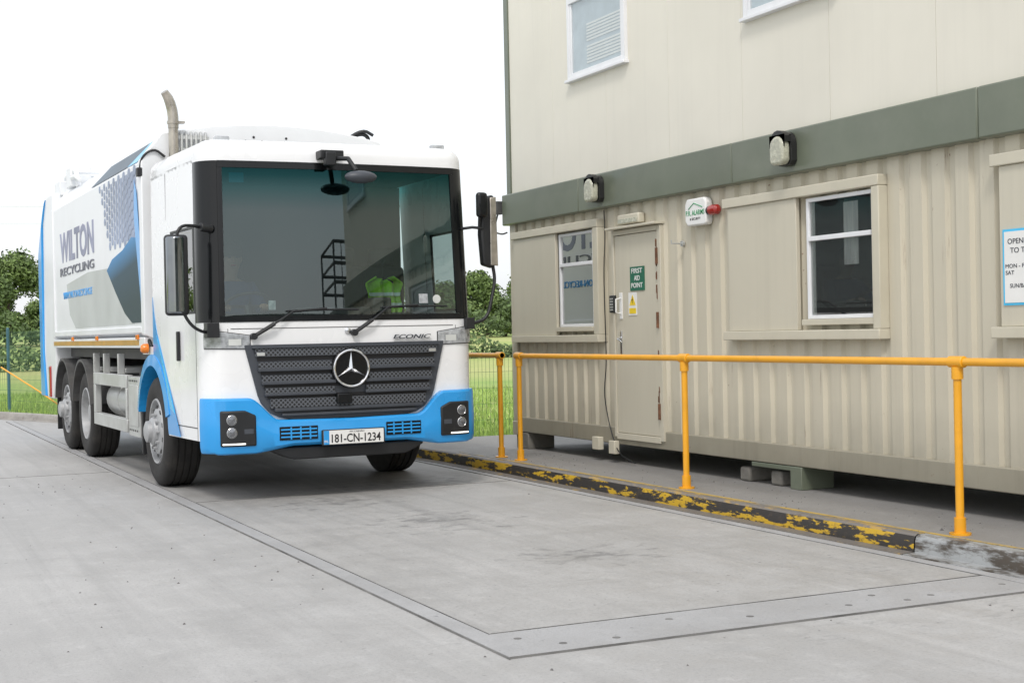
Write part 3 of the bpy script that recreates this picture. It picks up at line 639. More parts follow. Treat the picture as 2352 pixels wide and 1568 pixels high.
for tx,yy,zz,hh,ww in [('OPENING HOURS',.205,.37,.032,.40),('TO THE PUBLIC',.185,.315,.032,.36),('MON - FRI    8AM - 5PM',.225,.225,.024,.42),('SAT              8AM - 1PM',.225,.185,.024,.42),('SUN/BANK HOLIDAYS',.19,.105,.025,.38),('CLOSED',.07,.06,.025,.14)]:
    text('lettering',tx,(-.0095,yy,zz),(0,-1,0),(0,0,1),ww,hh,'signink',s,bold=.0)

# ------------------------------------------------------------------ handrails
def railing(posts,yend,label):
    r=thing('handrail',label,'handrail',(5.82,posts[0],.115),0,'yellow tubular handrails on the pavement')
    zt=1.0
    for yy in posts:
        l=yy-posts[0]; d=MB(); d.cyl((0,l,0),(0,l,zt-.03),.024,n=18); d.cyl((0,l,0.0),(0,l,.10),.034,n=18); d.cyl((0,l,0),(0,l,.012),.062,n=20); d.cyl((0,l,zt-.10),(0,l,zt-.028),.034,n=18)
        d.obj('post','rail',r)
        d=MB(); 
        d.cyl((0,l-.06,zt),(0,l+.06,zt),.034,n=18); d.obj('fitting','rail',r,bevel=.005)
    a,b_=yend; d=MB(); d.cyl((0,a-posts[0],zt),(0,b_-posts[0],zt),.024,n=18); d.obj('top_rail','rail',r)
railing([12.28,9.32,6.36,3.4],(2.9,12.34),'long yellow tubular handrail along the pavement edge')
railing([12.72,15.6],(12.66,15.66),'short yellow tubular handrail beside the lorry')

# ------------------------------------------------------------------ refuse lorry
TX,TYY=3.795,11.33
TR=thing('refuse_lorry','white and blue refuse collection lorry on the weighbridge','lorry',(TX,TYY,0.006),rad(1.0))
BOW=.045
def plan(t,off=0):
    s=1 if t>=0 else -1; a=abs(t)
    if a<=.98: x=a; yv=BOW*(a/.98)**2; n=(0,-1)
    elif a<=1.32:
        f=(a-.98)/.34*math.pi/2; x=.98+.22*math.sin(f); yv=BOW+.21*(1-math.cos(f)); n=(math.sin(f),-math.cos(f))
    else: yv=BOW+.21+(a-1.32); x=1.20+.035*min(1,(yv-.26)/.9); n=(1,0)
    return s*(x+n[0]*off), yv+n[1]*off, (s*n[0],n[1])
def cab(t,z,off=0):
    ins=0
    if z>2.84: r=.12; q=min(z-2.84,r); ins=r-math.sqrt(max(0,r*r-q*q)); ins=min(ins,.11)
    x,yv,n=plan(t,off-ins)
    if z>1.47: yv+=.055*(z-1.47); x*=1-.012*(z-1.47)
    return (x,yv,z)
def lin(a,b_,n): return [a+(b_-a)*i/n for i in range(n+1)]
def patch(d,t0,t1,z0,z1,nt_=16,nz=6,off=0,mi=0):
    z0f=z0 if callable(z0) else (lambda t:z0); z1f=z1 if callable(z1) else (lambda t:z1)
    d.grid(lambda t,k:cab(t,z0f(t)+(z1f(t)-z0f(t))*k,off),lin(t0,t1,nt_),lin(0,1,nz),mi)
def slab(d,t0,t1,z0,z1,o0,o1,nt_=12,mi=0):
    z0f=z0 if callable(z0) else (lambda t:z0); z1f=z1 if callable(z1) else (lambda t:z1)
    ts=lin(t0,t1,nt_); v=[]
    for t in ts: v+=[cab(t,z0f(t),o0),cab(t,z1f(t),o0),cab(t,z1f(t),o1),cab(t,z0f(t),o1)]
    f=[]
    for i in range(len(ts)-1):
        for j in range(4): f.append((i*4+j,i*4+(j+1)%4,(i+1)*4+(j+1)%4,(i+1)*4+j))
    f+=[(0,1,2,3),tuple((len(ts)-1)*4+q for q in (3,2,1,0))]
    d.add(v,f,mi)
tY=lambda yy:1.32+(yy-BOW-.21)
AY,AZ,AR=1.82,.50,.60
CE=1.76
def arch(t):
    yy=BOW+.21+abs(t)-1.32; 
    if abs(yy-AY)<AR: return max(.50,AZ+math.sqrt(AR*AR-(yy-AY)**2))
    return .50
TE=tY(CE)
d=MB()
patch(d,-1.36,1.36,.50,1.462,60,8)
for s in (-1,1):
    patch(d,s*1.36,s*TE,arch,1.54,50,8)
    patch(d,s*1.36,s*TE,2.26,2.80,12,4)
    patch(d,s*tY(1.02),s*TE,1.54,2.26,8,4)
patch(d,-TE,TE,2.775,2.955,120,9)
ts=lin(-TE,TE,80); rim=[cab(t,2.955) for t in ts]; o0=len(d.v); d.v+=rim; cen=[(p_[0]*.6,.45+p_[1]*.62,2.99) for p_ in rim]; d.v+=cen
n=len(rim)
for i in range(n-1): d.f.append((o0+i,o0+i+1,o0+n+i+1,o0+n+i)); d.m.append(0)
d.f.append(tuple(o0+n+i for i in range(n))); d.m.append(0)
d.box(-1.17,1.17,CE-.04,CE,.95,2.93)
for s in (-1,1): d.box(min(s*1.0,s*1.225),max(s*1.0,s*1.225),CE,CE+.52,1.20,1.27)
body=d.obj('cab','white',TR,recalc=False)
d=MB()
for s in (-1,1):
    for yy in (.29,1.16):
        slab(d,s*tY(yy),s*tY(yy+.008),.50 if yy<1 else .66,1.53 if yy<1 else 2.78,.0,.002,1)
    slab(d,s*tY(.30),s*tY(1.15),.60,.608,0,.002,4)
slab(d,-.98,.98,1.405,1.411,0,.002,40)
for s in(-1,1): slab(d,s*1.0,s*1.004,1.37,1.41,0,.002,1); 
d.obj('panel_gaps','steelgrey',TR,smooth=False)
d=MB(); d.box(-1.15,1.15,CE-.10,CE-.045,1.0,2.76); d.box(-1.15,1.15,.14,CE-.05,.95,1.0); d.box(-1.12,1.12,.3,CE-.05,2.76,2.79)
d.obj('interior','cabin',TR,smooth=False)
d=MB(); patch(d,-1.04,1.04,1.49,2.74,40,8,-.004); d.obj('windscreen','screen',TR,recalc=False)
d=MB(); slab(d,-1.06,1.06,2.72,2.776,-.012,.006,40); slab(d,-1.06,1.06,1.462,1.51,-.012,.006,40)
for s in (-1,1):
    slab(d,s*1.02,s*1.06,1.512,2.718,-.012,.006,4); slab(d,s*1.062,s*1.36,1.462,2.776,-.01,.002,14)
d.obj('windscreen_surround','gloss',TR)
for s in (-1,1):
    d=MB(); patch(d,s*1.395,s*tY(.99),1.56,2.24,4,2,-.006); d.obj('side_window','cabglass',TR,recalc=False)
    d=MB(); slab(d,s*1.36,s*1.395,1.54,2.26,-.01,.004,2);slab(d,s*tY(.99),s*tY(1.02),1.54,2.26,-.01,.004,2);slab(d,s*1.395,s*tY(.99),1.54,1.56,-.01,.004,3);slab(d,s*1.395,s*tY(.99),2.24,2.26,-.01,.004,3)
    d.obj('window_seal','black',TR)
    d=MB(); slab(d,s*tY(.76),s*tY(.80),1.15,1.40,.004,.03,1); d.obj('door_handle','black',TR,bevel=.006)
    d=MB(); poly=[(1.755,1.72),(1.72,1.60),(1.60,1.40),(1.40,1.20),(1.13,.92),(.90,.66),(.76,.51),(1.20,.51)]
    poly+=[(AY+AR*math.cos(a),AZ+AR*math.sin(a)) for a in [math.pi-i*math.pi*.47/14 for i in range(1,14)]]+[(1.755,1.10)]
    d.prism(poly,'x',s*1.2355,s*1.2385); d.obj('livery_flash','blue',TR,smooth=False)
    d=MB(); d.prism([(1.60,1.37),(1.40,1.17),(1.13,.89),(.95,.70),(1.12,.74),(1.26,.96),(1.45,1.18)],'x',s*1.239,s*1.242); d.obj('livery_stripe','cyan',TR,smooth=False)
    d=MB(); n=26
    for i in range(n):
        a0=rad(15)+i*rad(150)/n; a1=rad(15)+(i+1)*rad(150)/n
        def pt(r,a,x): return (x,AY+r*math.cos(a),AZ+r*math.sin(a))
        v=[pt(.60,a0,s*1.0),pt(.60,a1,s*1.0),pt(.60,a1,s*1.255),pt(.60,a0,s*1.255),pt(.70,a1,s*1.245),pt(.70,a0,s*1.245),pt(.70,a1,s*1.0),pt(.70,a0,s*1.0)]
        d.add(v,[(0,1,2,3),(3,2,4,5),(5,4,6,7)])
    d.obj('wheel_arch','blue',TR,recalc=False)
    d=MB(); d.box(s*.93,s*1.22,2.40,2.44,.25,.95); d.obj('mud_flap','black',TR,bevel=.01)
    d=MB(); d.lathe([(.045,0),(.045,.04),(.03,.065),(0,.07)],(s*1.24,1.98,1.255),(s,0,0),16); d.obj('side_marker','amber',TR)
    d=MB(); d.box(s*.90,s*1.02,.24,.31,2.945,2.992); d.obj('roof_marker','lens',TR,bevel=.01)
    d=MB(); slab(d,s*.82,s*1.21,lambda t:1.240+.02*(abs(t)-.84),lambda t:1.360+.05*(abs(t)-.84)/.35,.0,.004,10); d.obj('indicator_surround','steelgrey',TR,bevel=.002)
    d=MB(); slab(d,s*.828,s*1.205,lambda t:1.247+.02*(abs(t)-.84),lambda t:1.353+.05*(abs(t)-.84)/.35,.0045,.014,10); d.obj('indicator_lamp','lens',TR,bevel=.004)
    d=MB(); slab(d,s*.90,s*1.0,1.275,1.325,.014,.016,4); d.obj('indicator_bulb','tape',TR)
d=MB(); d.lathe([(.022,0),(.022,.012),(.012,.016),(0,.016)],(.0,-.002,1.375),(0,-1,0),18); d.lathe([(.028,0),(.028,.006),(.022,.008)],(0,-.001,1.375),(0,-1,0),18); d.obj('bonnet_lock','chrome',TR)
def btop(t):
    a=abs(t)
    if a>.86: return .85+.01*(a-.86)
    if a>.60: f=(a-.60)/.26; f=f*f*(3-2*f); return .665+(.85-.665)*f
    return .665-.01*(1-a/.6)
def bbot(t):
    a=abs(t); 
    if a>1.1: return .405
    if a>.8: return .395
    return .395+.05*(1-max(0,a-.5)/.3 if a>.5 else 1)
bo=[(-.02,1.0,0),(.045,1.0,-.004),(.062,1.0,-.022),(.070,.55,0),(.074,.5,0),(.066,.12,0),(.05,0,.012),(.03,0,0),(-.05,0,0)]
def boff(t,o_):
    a=min(1,max(0,(abs(t)-.98)/.34)); return o_*(1-.75*a) if o_>0 else o_
BE=1.25
d=MB(); ts=lin(-BE,BE,112)
def bp(t,k):
    o_,f,dz=bo[int(k)]; z=bbot(t)+(btop(t)-bbot(t))*f+dz; x,yy,_=plan(t,boff(t,o_)); return (x,yy,z)
d.grid(bp,ts,list(range(len(bo))))
for e in (-BE,BE): d.add([bp(e,i) for i in range(len(bo))],[tuple(range(len(bo)))])
d.obj('bumper','blue',TR,recalc=False)
d=MB(); slab(d,-.66,.66,lambda t:.33+.12*max(0,(abs(t)-.5)/.16)*.6,.43,-.18,.02,30); d.obj('valance','black',TR,bevel=.01)
d=MB(); slab(d,-.86,.86,.60,.86,-.06,-.005,30); d.obj('bumper_backing','black',TR)
def bpos(t,z,off): x,yy,n=plan(t,boff(t,off)); return Vector((x,yy,z)),Vector((n[0],n[1],0))
def bslab(d,t0,t1,z0,z1,o0,o1,nt_=8):
    z0f=z0 if callable(z0) else (lambda t:z0); z1f=z1 if callable(z1) else (lambda t:z1)
    ts=lin(t0,t1,nt_); v=[]
    for t in ts:
        for (z,o_) in ((z0f(t),o0),(z1f(t),o0),(z1f(t),o1),(z0f(t),o1)): x,yy,_=plan(t,boff(t,.07)+o_-.07); v.append((x,yy,z))
    f=[(i*4+j,i*4+(j+1)%4,(i+1)*4+(j+1)%4,(i+1)*4+j) for i in range(len(ts)-1) for j in range(4)]
    d.add(v,f+[(0,1,2,3),tuple((len(ts)-1)*4+q for q in (3,2,1,0))])
for s in (-1,1):
    H=thing('headlight',None,None,(0,0,0),0,None,TR)
    d=MB()
    bslab(d,s*.81,s*1.07,lambda t:.462,lambda t:.750-.12*max(0,(.90-abs(t))/.09)*.35,.05,.084,12); d.obj('housing','black',H,bevel=.012)
    for zz in (.675,.572):
        p_,nn=bpos(s*1.0,zz,.084); d=MB(); d.lathe([(.041,0),(.042,.006),(.039,.008),(.034,.003),(.0,.002)],p_,nn,28); d.obj('lamp_ring','chrome',H)
        d=MB(); d.lathe([(.033,0),(.030,.010),(.018,.014),(0,.016)],p_,nn,28); d.obj('lamp_lens','lamp',H)
    d=MB(); bslab(d,s*.835,s*.91,.56,.60,.0845,.088,3); d.obj('lamp_cover','anth',H,bevel=.003)
    d=MB(); bslab(d,s*.90,s*1.055,.476,.488,.084,.090,6); d.obj('daytime_lamp','led',H,bevel=.003)
    d=MB(); slab(d,s*.30,s*.62,.495,.605,.067,.0765,8); d.obj('bumper_vent','gloss',TR,bevel=.003)
    d=MB()
    for q in (.515,.545,.575): slab(d,s*.31,s*.61,q,q+.012,.0765,.082,6)
    for q in (.36,.44,.52): slab(d,s*q,s*(q+.012),.50,.60,.0765,.0815,1)
    d.obj('vent_bars','blue',TR)
def gedge(z):
    pts=[(.655,.48),(.68,.60),(.72,.68),(.80,.75),(.86,.775),(1.27,.875)]
    for (z0,w0),(z1,w1) in zip(pts[:-1],pts[1:]):
        if z<=z1: return w0+(w1-w0)*max(0,(z-z0))/(z1-z0)
    return .875
def ghigh(t): return 1.275
def glow(t):
    a=abs(t)
    pts=[(0,.655),(.48,.655),(.60,.68),(.68,.72),(.75,.80),(.775,.86),(.875,1.262)]
    for (a0,z0),(a1,z1) in zip(pts[:-1],pts[1:]):
        if a<=a1: return z0+(z1-z0)*(a-a0)/(a1-a0)
    return 1.262
GR=thing('grille',None,None,(0,0,0),0,None,TR)
d=MB(); slab(d,-.875,.875,glow,ghigh,.0,.022,70); d.obj('surround','anth',GR,bevel=.004)
def bar(d,z,h,o0,o1,mi=0,inset=.05,gap=0):
    e=gedge(z)-inset
    if gap:
        slab(d,-e,-gap,z-h/2,z+h/2,o0,o1,18,mi); slab(d,gap,e,z-h/2,z+h/2,o0,o1,18,mi)
    else: slab(d,-e,e,z-h/2,z+h/2,o0,o1,36,mi)
d=MB(); 
for z in (1.158,1.048,.94,.848): bar(d,z,.034,.018,.0235,0,.07,.0)
d.obj('dark_gap','ink',GR)
d=MB()
for z,h,g_ in ((1.212,.066,0),(1.108,.050,.16),(1.0,.050,.16),(.90,.045,.14),(.795,.075,0)): bar(d,z,h,.022,.046,0,.065,g_)
d.obj('perforated_slats','perf',GR)
d=MB()
for z,h in ((1.252,.012),(1.070,.026),(.962,.026),(.868,.022),(.742,.026),(.700,.02)): bar(d,z,h,.022,.060,0,.05,.13 if .86<z<1.2 else 0)
d.obj('trim_bars','anth',GR,bevel=.004)
E=thing('star_emblem',None,None,(0,0,0),0,None,TR); cz=1.066
d=MB(); d.cyl((0,-.02,cz),(0,-.070,cz),.165,n=48); d.obj('emblem_base','gloss',E,bevel=.008)
d=MB(); rc=.150; n=48
tp=[(rc+.011*math.cos(t),.011*math.sin(t)) for t in [2*math.pi*i/8 for i in range(9)]]
d.lathe(tp,(0,-.076,cz),(0,-1,0),48); d.obj('emblem_ring','chrome',E)
d=MB(); c0=(0,-.102,cz)
for i in range(3):
    a=rad(90+120*i); tip=(math.cos(a)*.146,-.074,cz+math.sin(a)*.146)
    l=(math.cos(a-rad(60))*.024,-.074,cz+math.sin(a-rad(60))*.024); r=(math.cos(a+rad(60))*.024,-.074,cz+math.sin(a+rad(60))*.024)
    d.add([c0,tip,l,r],[(0,2,1),(0,1,3)])
d.obj('emblem_star','chrome',E,smooth=False,recalc=False)
d=MB(); d.box(-.13,-.0,-.085,-.02,.775,.86); d.obj('radar_sensor','gloss',TR,bevel=.01)
P=thing('number_plate',None,None,(0,0,0),0,None,TR); d=MB(); d.box(-.275,.275,-.098,-.078,.435,.565); d.obj('plate_holder','black',P,bevel=.004)
d=MB(); d.box(-.262,.262,-.102,-.0985,.445,.558); d.obj('plate_face','plate',P); d=MB(); d.box(-.262,-.215,-.1035,-.1025,.445,.558); d.obj('plate_band','blue',P)
text('lettering','181-CN-1234',(-.195,-.1022,.457),(1,0,0),(0,0,1),.43,.07,'ink',P,bold=.015)
text('lettering','AN CABHÁN',(-.04,-.1022,.538),(1,0,0),(0,0,1),.13,.016,'ink',P)
text('lettering','IRL',(-.257,-.104,.46),(1,0,0),(0,0,1),.036,.02,'plate',P)
text('model_lettering','ECONIC',(.40,-.0105,1.30),(1,.04,0),(0,0,1),.35,.036,'anth',TR,ext=.012,shear=.3,bold=.01)
for s in(-1,1):
    d=MB(); slab(d,s*.72,s*.785,1.185,1.212,.046,.052,3); d.obj('badge','alu',TR,bevel=.002)
for (t0,z0,t1,z1,t2,zz2,tb) in [(-.80,1.345,-.47,1.545,.10,1.555,-.62),(.05,1.36,.36,1.57,.92,1.575,.22)]:
    W_=thing('wiper',None,None,(0,0,0),0,None,TR)
    d=MB(); d.tube([cab(t0,z0,.03),cab((t0*2+t1)/3,(2*z0+z1)/3,.05),cab((t0+t1)/2,(z0+z1)/2,.055)],.017,8); d.tube([cab((t0+t1)/2,(z0+z1)/2,.055),cab(t1,z1,.035),cab((t1+t2)/2,zz2+.01,.03)],.009,8); d.cyl(cab(t0,z0,-.0),cab(t0,z0,.05),.028); d.obj('wiper_arm','black',W_)
    d=MB(); d.tube([cab(t,zz2-.012+.012*math.sin(3*(t-tb)),.014) for t in lin(t1-.05,t2,12)],.008,6); d.obj('wiper_blade','black',W_)
d=MB(); slab(d,-.96,-.84,2.60,2.68,-.012,-.010,2); d.obj('sticker','stkblue',TR)
d=MB(); slab(d,.66,.745,1.60,1.68,.001,.003,2); d.obj('sticker','lens',TR); d=MB(); q=cab(.83,1.635,.003); d.lathe([(.037,0),(.037,.002),(0,.002)],q,(0,-1,0),20); d.obj('sticker','tape',TR)
F_=thing('front_mirror',None,None,(0,0,0),0,None,TR)
d=MB(); d.box(-.22,-.02,-.06,.08,2.80,2.87); d.box(-.19,-.10,-.10,-.02,2.74,2.85); d.tube([(-.10,-.06,2.80),(-.02,-.16,2.79),(.02,-.24,2.68)],.022,8); d.obj('mirror_bracket','black',F_,bevel=.008)
d=MB()
def ell(d,c,rx,ry,rz,nu=20,nv=10):
    v=[];f=[]
    for j in range(nv+1):
        ph=math.pi*j/nv
        for i in range(nu):
            th=2*math.pi*i/nu; v.append((c[0]+rx*math.sin(ph)*math.cos(th),c[1]+ry*math.sin(ph)*math.sin(th),c[2]+rz*math.cos(ph)))
    for j in range(nv):
        for i in range(nu): f.append((j*nu+i,j*nu+(i+1)%nu,(j+1)*nu+(i+1)%nu,(j+1)*nu+i))
    d.add(v,f)
ell(d,(.05,-.26,2.63),.14,.07,.052); d.obj('mirror_head','anth',F_)
ml=thing('side_mirror',None,None,(0,0,0),0,None,TR)
d=MB(); n=10
pm=[(-1.505+.14*i/n, -.06-.05*math.sin(math.pi*i/n)) for i in range(n+1)]+[(-1.365,-.02),(-1.505,-.02)]
d.prism(pm,'z',1.54,2.14); d.obj('mirror_housing','dchrome',ml,bevel=.012,seg=3)
d=MB(); d.box(-1.51,-1.325,-.045,.04,1.52,2.16); d.obj('mirror_shell','black',ml,bevel=.03,seg=3)
d=MB(); d.box(-1.495,-1.35,.0405,.044,1.60,2.12); d.obj('mirror_face','mirror',ml)
d=MB(); d.tube([(-1.16,.14,2.22),(-1.25,.06,2.24),(-1.39,-.02,2.23),(-1.42,-.02,2.12)],.014,8,sub=2); d.cyl((-1.10,.12,2.22),(-1.20,.08,2.23),.035); d.obj('upper_arm','black',ml,bevel=.01)
d=MB(); d.tube([(-1.14,.10,1.40),(-1.20,.02,1.38),(-1.32,-.03,1.44),(-1.39,-.02,1.58)],.014,8,sub=2); d.box(-1.18,-1.08,.0,.12,1.34,1.46); d.obj('lower_arm','black',ml,bevel=.01)
mr_=thing('side_mirror',None,None,(0,0,0),0,None,TR)
d=MB(); d.prism([(1.295,1.93),(1.40,1.90),(1.435,2.0),(1.425,2.5),(1.40,2.55),(1.29,2.52),(1.275,2.2)],'y',.06,.15); d.obj('mirror_shell','black',mr_,bevel=.02,seg=3)
d=MB(); d.prism([(1.36,1.93),(1.43,1.92),(1.42,2.53),(1.36,2.52)],'y',.045,.0595); d.obj('mirror_trim','exhaust',mr_,bevel=.01)
d=MB(); d.prism([(1.305,1.96),(1.425,1.96),(1.415,2.5),(1.295,2.5)],'y',.1505,.154); d.obj('mirror_face','mirror',mr_)
d=MB(); d.box(1.205,1.31,-.03,.03,2.34,2.56); d.obj('wide_mirror_shell','gloss',mr_,bevel=.03,seg=3)
d=MB(); d.tube([(1.12,.15,2.25),(1.20,.08,2.26),(1.30,.06,2.25)],.014,8); d.tube([(1.27,.08,2.25),(1.26,.05,2.40)],.014,8); d.obj('upper_arm','black',mr_,bevel=.008)
d=MB(); d.tube([(1.40,.10,1.93),(1.42,.10,1.80),(1.38,.08,1.66),(1.32,.06,1.46),(1.18,.05,1.42),(1.13,.08,1.42)],.016,8,sub=2); d.box(1.10,1.18,.02,.12,1.37,1.47); d.obj('lower_arm','black',mr_,bevel=.008)
d=MB(); d.prism([(.12,1.05),(.12,1.47),(.30,1.53),(.55,1.50),(.62,1.30),(.60,1.05)],'x',-1.10,1.10); d.box(-.30,.30,.22,.50,1.50,1.58); d.box(.32,.50,.25,.4,1.52,1.66); d.obj('dashboard','dash',TR,bevel=.02)
d=MB(); d.box(-.60,-.54,.24,.26,1.56,1.64); d.obj('dash_paper','lens',TR,bevel=.004)
for sx in (-.70,.45,.85):
    d=MB(); d.box(sx-.22,sx+.22,.95,1.40,1.20,1.34); d.box(sx-.22,sx+.22,1.36,1.48,1.30,1.98); d.box(sx-.13,sx+.13,1.37,1.47,1.99,2.16); d.obj('seat','seat',TR,bevel=.04,seg=3)
sw=MB(); ax=Vector((0,.55,.83)).normalized()
tp=[(.20+.014*math.cos(t),.014*math.sin(t)) for t in [2*math.pi*i/8 for i in range(9)]]; sw.lathe(tp,(-.68,.62,1.60),ax,36); sw.tube([(-.86,.62,1.60),(-.50,.62,1.60)],.015,6); sw.tube([(-.68,.62,1.6),(-.68,.52,1.42)],.03,8); sw.obj('steering_wheel','black',TR)
d=MB(); d.tube([(-.98,1.90,1.1),(-.98,1.90,3.30)],.045,20); d.tube([(-.98,1.90,3.28),(-.98,1.90,3.42),(-1.01,1.90,3.54),(-1.06,1.88,3.61)],[.050,.050,.048,.036],20,sub=1); d.cyl((-.98,1.90,3.32),(-.98,1.90,3.345),.058,n=20); d.box(-.96,-.88,1.86,1.94,3.325,3.345); d.obj('exhaust_stack','exhaust',TR)
d=MB()
for i in range(6):
    x=-.90+i*.045; d.tube([(x,1.92,2.4),(x,1.92,3.22),(x+.01,1.96,3.26),(x+.02,2.05,3.26)],.013,8,sub=1)
for z in (2.98,3.08,3.19): d.box(-.94,-.64,1.93,1.95,z,z+.03)
for i in range(5): d.box(-.97,-.60,1.945,1.96,2.92+i*.045,2.93+i*.045)
d.obj('hydraulic_pipes','alu',TR)
d=MB(); d.tube([(.80,2.10,3.26),(.86,2.07,3.32),(.95,2.05,3.33),(1.0,2.05,3.27),(.93,2.05,3.24),(.86,2.0,3.26)],.02,8,sub=2); d.tube([(.75,2.1,3.26),(.92,2.02,3.37),(1.02,2.0,3.31)],.016,8,sub=2); d.obj('hose','black',TR)
d=MB(); d.tube([(-1.27,2.02,2.9),(-1.26,1.98,3.02),(-1.15,1.96,3.10),(-1.05,1.95,3.02)],.012,8,sub=2); d.box(-1.30,-1.25,1.98,2.06,2.84,2.92); d.obj('work_lamp','black',TR,bevel=.005)
Y0,Y1=2.02,7.55
half=[(1.10,1.33),(1.25,1.40),(1.25,2.98),(1.06,3.23)]+[(x,3.23+.12*(1-(x/1.06)**2)) for x in (.9,.6,.3)]
pr=[(x,z) for x,z in half]+[(0,3.35)]+[(-x,z) for x,z in reversed(half)]
d=MB(); d.prism(pr,'y',Y0+.04,Y1); d.obj('refuse_body','bodywhite',TR,bevel=.01)
def fr(scale): return [(x*scale,2.36+(z-2.36)*(1+(scale-1)*1.2)) for x,z in pr]
d=MB(); d.prism(fr(1.014),'y',Y0-.04,Y0+.10); d.obj('front_frame','bodywhite',TR,bevel=.01)
d=MB(); d.prism(fr(1.014),'y',Y1-.12,Y1+.03); d.obj('rear_frame','bodywhite',TR,bevel=.01)
for x,z in ((-.28,3.20),(-.2,3.24),(-.12,3.20),(.1,3.20),(.02,3.18),(.12,3.24)):
    d=MB(); d.cyl((x,Y0-.045,z),(x,Y0-.041,z),.012,n=10); d.obj('bolt_hole','ink',TR)
for s in (-1,1):
    Sx=s*1.25
    d=MB(); d.box(min(Sx-s*.08,Sx+s*.02),max(Sx-s*.08,Sx+s*.02),Y0+.10,Y1-.12,1.40,1.46); d.box(min(Sx-s*.12,Sx+s*.012),max(Sx-s*.12,Sx+s*.012),Y0,Y1,1.26,1.36); d.obj('side_rail','bodywhite',TR,bevel=.006)
    d=MB(); d.box(min(Sx+s*.012,Sx+s*.016),max(Sx+s*.012,Sx+s*.016),Y0+.25,Y1,1.285,1.335); d.obj('reflective_stripe','gold',TR,smooth=False)
    for yy in (2.25,4.4,6.0):
        d=MB(); d.box(min(Sx+s*.012,Sx+s*.03),max(Sx+s*.012,Sx+s*.03),yy,yy+.1,1.34,1.385); d.obj('side_marker','amber',TR,bevel=.004)
    e0,e1=sorted((Sx+s*.001,Sx+s*.004)); f0,f1=sorted((Sx+s*.0045,Sx+s*.007))
    if s<0:
        d=MB(); d.prism([(6.5,2.02),(5.0,2.10),(3.7,2.08),(3.1,1.75),(2.5,1.49),(5.9,1.49),(6.3,1.65)],'x',e0,e1); d.obj('grey_swoosh','swoosh',TR,smooth=False)
        d=MB(); d.prism([(3.85,2.06),(3.55,2.16),(3.0,2.22),(2.55,2.32),(2.35,2.30),(2.2,1.9),(2.14,1.50),(2.60,1.50),(2.95,1.60),(3.40,1.82)],'x',f0,f1); d.obj('slate_swoosh','steelblue',TR,smooth=False)
        d=MB()
        for i in range(15):
            for j in range(8):
                yy=2.36+i*.13; zz=2.30+j*.090+(.045 if i%2 else 0)
                if zz>2.95 or (i+ (7-j)*.5)>14: continue
                r=.062-.0016*i; d.prism([(yy+r*1.15*math.cos(a),zz+r*math.sin(a)) for a in [math.pi/3*q for q in range(6)]],'x',e0,e1)
        d.obj('hexagon_pattern','hex',TR,smooth=False)
    d=MB(); d.prism([(2.36,2.85),(2.26,2.72),(2.16,2.3),(2.13,1.9),(2.13,1.6),(2.22,1.9),(2.33,2.25),(2.40,2.5)],'x',Sx+s*.0075,Sx+s*.009); d.obj('blue_swoosh','blue',TR,smooth=False)
    o_=s*1.2505
    if s<0: A_=(6.95,(0,-1,0))
    else: A_=(2.2,(0,1,0))
    st,rt=A_
    text('body_lettering','WILTON',(o_,st,2.29),rt,(0,0,1),2.35,.37,'letgrey',TR,bold=.03,ext=.004)
    text('body_lettering','RECYCLING',(o_,st,2.13),rt,(0,0,1),2.35,.10,'letdark',TR,bold=.01,ext=.008)
    text('body_lettering','WWW.WILTON-RECYCLING.IE',(o_,st-(.2 if s<0 else -.2),1.85),rt,(0,0,1),2.0,.08,'blue',TR,bold=.01,ext=.008)
    nx=Vector((.25,0,.19)).normalized(); ox,oz=s*nx.x*.006,nx.z*.006
    def ch(yy,f): return (s*(1.25+(1.06-1.25)*f)+ox,yy,2.98+.25*f+oz)
    d=MB(); d.add([ch(4.8,.1),ch(2.8,.1),ch(2.4,.9),ch(4.4,.9)],[(0,1,2,3)]); d.obj('chamfer_stripe','chamf',TR,smooth=False)
    d=MB(); d.add([ch(2.78,.1),ch(2.3,.1),ch(2.2,.9),ch(2.38,.9)],[(0,1,2,3)]); d.obj('chamfer_flash','cyan',TR,smooth=False)
def sh(P,dy): return [(a+dy,b) for a,b in P]
d=MB(); d.prism(sh([(8.18,3.22),(8.75,3.22),(9.05,2.9),(9.15,1.2),(8.95,.60),(8.45,.60),(8.18,1.0)],-.6),'x',-1.24,1.24); d.obj('tailgate','bodywhite',TR,bevel=.02)
d=MB()
for s in (-1,1): d.prism(sh([(8.78,3.20),(9.10,2.9),(9.42,2.5),(9.40,.62),(8.98,.62),(9.16,1.2),(9.07,2.85)],-.6),'x',s*1.10,s*1.262)
d.prism(sh([(9.06,2.88),(9.40,2.5),(9.38,.7),(9.18,.7),(9.16,1.2)],-.6),'x',-1.10,1.10)
d.obj('tail_panel','blue',TR,bevel=.015)
for s in (-1,1):
    d=MB(); d.box(min(s*1.262,s*1.2),max(s*1.262,s*1.2),7.98,8.09,.62,1.02); d.obj('tail_light','red',TR,bevel=.01)
d=MB()
for x in (-1.05,-.6,.6,1.05): d.tube([(x,6.7,3.22),(x,6.9,3.45),(x,7.6,3.43),(x,7.9,3.2)],.035,8)
for yy in (6.9,7.3,7.6): d.tube([(-1.05,yy,3.43),(1.05,yy,3.43)],.025,8)
d.box(-1.15,-.9,7.55,8.0,3.20,3.38); d.box(-1.1,-.85,7.0,7.35,3.26,3.50); d.box(.85,1.1,7.0,7.35,3.26,3.45); d.tube([(-1.1,6.3,3.26),(-1.1,6.6,3.34),(-1.08,7.0,3.36)],.03,8); d.obj('tail_lift_gear','bodywhite',TR,bevel=.01)
d=MB()
for s in (-1,1): d.box(s*.38,s*.46,.6,8.2,.72,1.0)
